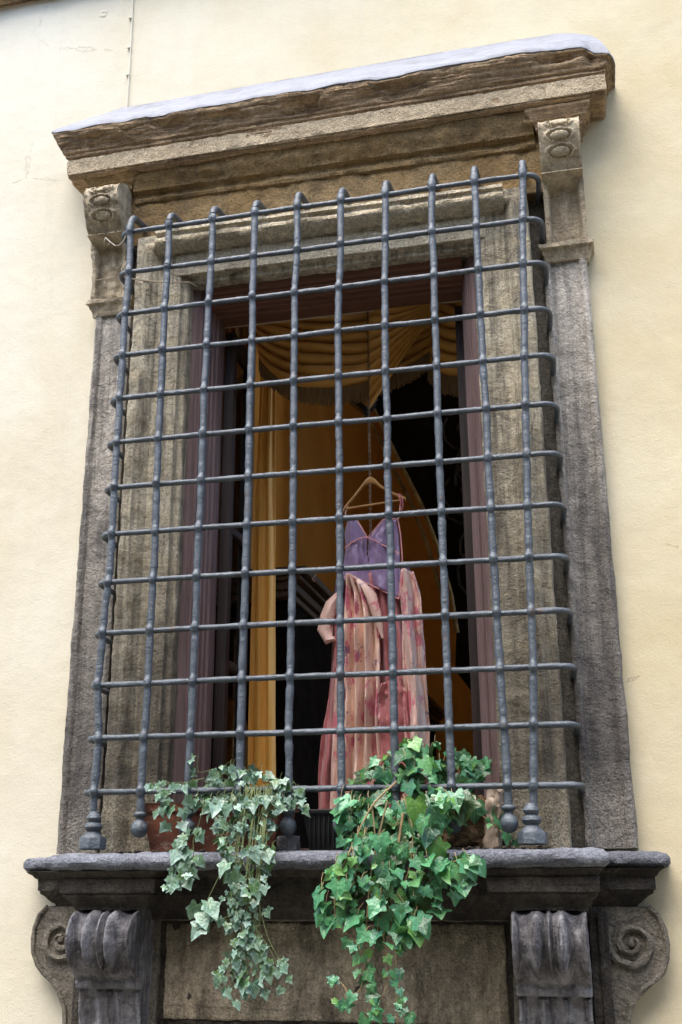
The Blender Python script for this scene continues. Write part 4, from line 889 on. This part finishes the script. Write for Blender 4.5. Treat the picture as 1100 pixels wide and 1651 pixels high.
for pl, r_, nl, sz, s0 in (
    ([(1.031, -0.16, -2.111), (0.956, -0.16, -2.18), (0.899, -0.16, -2.283), (0.853, -0.16, -2.385), (0.843, -0.16, -2.469), (0.865, -0.16, -2.516), (0.906, -0.16, -2.552), (0.922, -0.16, -2.6), (0.919, -0.16, -2.664), (0.878, -0.16, -2.705), (0.857, -0.16, -2.721)], .0030, 7, (.02, .035), .55),
    ([(0.883, -0.16, -2.693), (0.871, -0.16, -2.668), (0.852, -0.16, -2.649), (0.845, -0.16, -2.643)], .0022, 2, (.025, .035), .7),
    ([(0.883, -0.16, -2.7), (0.86, -0.16, -2.71), (0.839, -0.16, -2.701), (0.828, -0.16, -2.694)], .0022, 3, (.018, .028), .4),
    ([(1.047, -0.15, -2.146), (1.072, -0.15, -2.25), (1.06, -0.15, -2.353), (1.022, -0.15, -2.436), (0.985, -0.15, -2.519), (0.987, -0.15, -2.584), (1.007, -0.15, -2.648), (1.034, -0.15, -2.703), (1.047, -0.15, -2.729), (1.071, -0.15, -2.732)], .0026, 9, (.02, .04), .5),
    ([(0.955, -0.155, -2.179), (0.971, -0.155, -2.318), (1.005, -0.155, -2.419), (1.014, -0.155, -2.518), (1.016, -0.155, -2.616), (1.017, -0.155, -2.711), (1.017, -0.155, -2.788)], .0024, 8, (.02, .035), .45),
    ([(1.0, -0.15, -2.162), (0.951, -0.15, -2.352), (0.935, -0.15, -2.486), (0.927, -0.15, -2.568), (0.93, -0.15, -2.633), (0.941, -0.15, -2.697), (0.945, -0.15, -2.791)], .0030, 16, (.022, .042), .4),
    ([(0.968, -0.15, -2.486), (0.989, -0.15, -2.568), (0.993, -0.15, -2.632), (0.978, -0.15, -2.688), (0.946, -0.15, -2.715), (0.929, -0.15, -2.732)], .0020, 3, (.02, .03), .3),
    ([(1.109, -0.1, -2.135), (1.11, -0.1, -2.214), (1.106, -0.1, -2.298), (1.115, -0.1, -2.305)], .0030, 1, (.04, .05), .1),
    ([(1.108, -0.1, -2.305), (1.123, -0.1, -2.287), (1.138, -0.1, -2.277), (1.135, -0.1, -2.26)], .0012, 5, (.014, .022), .2),
    ([(1.026, -0.17, -2.419), (1.052, -0.17, -2.452), (1.074, -0.17, -2.485), (1.081, -0.17, -2.501)], .0020, 3, (.05, .065), .3),
    ([(1.134, -0.17, -2.353), (1.17, -0.17, -2.345), (1.214, -0.17, -2.329), (1.24, -0.17, -2.346)], .0020, 3, (.05, .065), .3),
    ([(1.004, 0.0, -2.041), (1.035, 0.0, -1.986), (1.06, 0.0, -1.968)], .0020, 4, (.05, .065), .3),
    ([(1.044, -0.14, -2.198), (1.023, -0.14, -2.318), (1.006, -0.14, -2.42), (1.001, -0.14, -2.519)], .0050, 0, (.05, .06), .1)):
    vine(S, A, ua, pl, r_, nl, sz, int(r_ * 1e5) + nl + len(pl), start=s0)
A.build('foliage', L_green, iv, smooth=30); D.build('shade_toned_foliage', L_dark, iv, smooth=30); S.build('stems', M_stem, iv)
# sprigs behind the bars at the right
iv3 = empty('small_ivy_sprig', (1.25, .1, -2.13), 'sparse ivy sprigs behind the bars above the bark planter', 'ivy')
A, ua = newleaf(); S = MB()
for pl, nl, sz in (([(1.17, 0.1, -2.168), (1.198, 0.1, -2.098), (1.215, 0.1, -2.047), (1.224, 0.1, -2.019)], 6, (.035, .055)), ([(1.179, 0.1, -2.187), (1.23, 0.1, -2.099), (1.271, 0.1, -2.058), (1.307, 0.1, -2.036)], 7, (.04, .065)), ([(1.194, 0.05, -2.19), (1.251, 0.05, -2.173), (1.289, 0.05, -2.183), (1.297, 0.05, -2.21)], 4, (.04, .055)), ([(1.224, 0.04, -2.173), (1.278, 0.04, -2.219), (1.323, 0.04, -2.256), (1.365, 0.04, -2.269)], 5, (.02, .032)), ([(1.139, 0.12, -2.129), (1.159, 0.12, -2.034), (1.174, 0.12, -1.986)], 8, (.03, .05))):
    vine(S, A, ua, pl, .0020, nl, sz, nl * 7 + len(pl), .02, .3)
A.build('foliage', L_green, iv3, smooth=30); S.build('stems', M_stem, iv3)
# variegated ivy on the left
iv2 = empty('variegated_ivy', (.40, .05, -2.15), 'pale variegated ivy trailing from the terracotta trough', 'ivy')
A, ua = newleaf(); D, ud = newleaf(); S = MB()
rowsL = [(-2.036, 0.41, 0.486), (-2.059, 0.376, 0.563), (-2.088, 0.352, 0.654), (-2.114, 0.345, 0.664), (-2.144, 0.358, 0.669), (-2.17, 0.388, 0.645), (-2.204, 0.446, 0.626), (-2.24, 0.455, 0.622)] + [(-2.288, 0.491, 0.646), (-2.332, 0.501, 0.639), (-2.375, 0.51, 0.628), (-2.419, 0.519, 0.618), (-2.47, 0.528, 0.607), (-2.521, 0.537, 0.601), (-2.571, 0.542, 0.591), (-2.621, 0.528, 0.584), (-2.651, 0.544, 0.57)]
scatter([r_ for r_ in rowsL if r_[0] > -2.42], 180, Yf, (.016, .030), 31, S, mb=A, uvl=ua)
scatter(rowsL[:6], 90, Yf, (.022, .040), 36, S, mb=A, uvl=ua)
scatter([r_ for r_ in rowsL if r_[0] > -2.45], 24, lambda z: tuple(v - .02 for v in Yf(z)), (.034, .054), 32, S, mb=A, uvl=ua)
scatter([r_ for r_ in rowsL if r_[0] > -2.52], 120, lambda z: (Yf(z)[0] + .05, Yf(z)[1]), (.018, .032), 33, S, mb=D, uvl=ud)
for pl, r_, nl, sz, s0 in (
    ([(0.401, -0.06, -2.079), (0.34, -0.06, -2.091), (0.289, -0.06, -2.115), (0.263, -0.06, -2.142), (0.262, -0.06, -2.199)], .0018, 12, (.018, .034), .2),
    ([(0.34, -0.06, -2.091), (0.298, -0.06, -2.09), (0.247, -0.06, -2.1), (0.225, -0.06, -2.088)], .0016, 8, (.014, .024), .4),
    ([(0.269, -0.06, -2.133), (0.301, -0.06, -2.158), (0.327, -0.06, -2.172)], .0014, 3, (.03, .045), .4),
    ([(0.382, -0.06, -2.126), (0.344, -0.06, -2.182), (0.304, -0.06, -2.209), (0.289, -0.06, -2.237)], .0014, 3, (.026, .036), .6),
    ([(0.425, -0.12, -2.149), (0.408, -0.12, -2.222), (0.389, -0.12, -2.249), (0.37, -0.12, -2.28), (0.368, -0.12, -2.321), (0.353, -0.12, -2.348), (0.367, -0.12, -2.383)], .0018, 24, (.022, .045), .25),
    ([(0.412, -0.13, -2.241), (0.397, -0.13, -2.268), (0.399, -0.13, -2.313), (0.381, -0.13, -2.366), (0.349, -0.13, -2.387), (0.336, -0.13, -2.401)], .0018, 14, (.022, .04), .3),
    ([(0.41, 0.0, -2.045), (0.362, 0.0, -2.054), (0.353, 0.0, -2.024), (0.356, 0.0, -1.997)], .0016, 5, (.02, .03), .3),
    ([(0.615, -0.03, -2.087), (0.66, -0.03, -2.096), (0.686, -0.03, -2.13), (0.7, -0.03, -2.168)], .0016, 16, (.02, .034), .2),
    ([(0.595, -0.03, -2.081), (0.646, -0.03, -2.139), (0.676, -0.03, -2.158), (0.708, -0.03, -2.171)], .0016, 10, (.02, .034), .3),
    ([(0.508, -0.17, -2.349), (0.472, -0.17, -2.418), (0.454, -0.17, -2.456), (0.445, -0.17, -2.483), (0.484, -0.17, -2.503)], .0016, 7, (.03, .06), .4),
    ([(0.581, -0.16, -2.35), (0.622, -0.16, -2.47), (0.645, -0.16, -2.537), (0.672, -0.16, -2.586), (0.691, -0.16, -2.619), (0.698, -0.16, -2.643)], .0016, 5, (.02, .034), .5),
    ([(0.694, -0.16, -2.622), (0.7, -0.16, -2.651), (0.7, -0.16, -2.684)], .0010, 1, (.025, .03), .9),
    ([(0.603, -0.16, -2.503), (0.623, -0.16, -2.553), (0.639, -0.16, -2.595), (0.632, -0.16, -2.619)], .0016, 4, (.035, .055), .4),
    ([(0.548, -0.16, -2.554), (0.535, -0.16, -2.604), (0.517, -0.16, -2.645), (0.511, -0.16, -2.673)], .0016, 10, (.02, .04), .3),
    ([(0.58, -0.17, -2.57), (0.587, -0.17, -2.619), (0.595, -0.17, -2.668)], .0016, 3, (.04, .05), .6),
    ([(0.616, -0.17, -2.52), (0.664, -0.17, -2.586), (0.683, -0.17, -2.634)], .0012, 2, (.02, .03), .6)):
    vine(S, A, ua, pl, r_, nl, sz, nl * 5 + len(pl) * 3, .018, s0)
scatter([r_ for r_ in rowsL if r_[0] < -2.40], 34, Yf, (.014, .034), 37, S, mb=A, uvl=ua)
for i in range(24):
    random.seed(100 + i); x = random.uniform(0.526, 0.618); pts = [(x + random.uniform(-.03, .03) , -.02, -2.10), (x, -.10, -2.22), (x, -.15, -2.4)]
    zz = -2.4; 
    while zz > -2.4 - random.uniform(.1, .38): zz -= .07; x += random.uniform(-.012, .012); pts.append((x, -.15 + random.uniform(-.02, .02), zz))
    vine(S, A, ua, pts, .0013, 4, (.014, .030), 200 + i, .02, .3)
A.build('foliage', L_var, iv2, smooth=30); D.build('shade_toned_foliage', L_dark, iv2, smooth=30); S.build('stems', M_gstem, iv2)
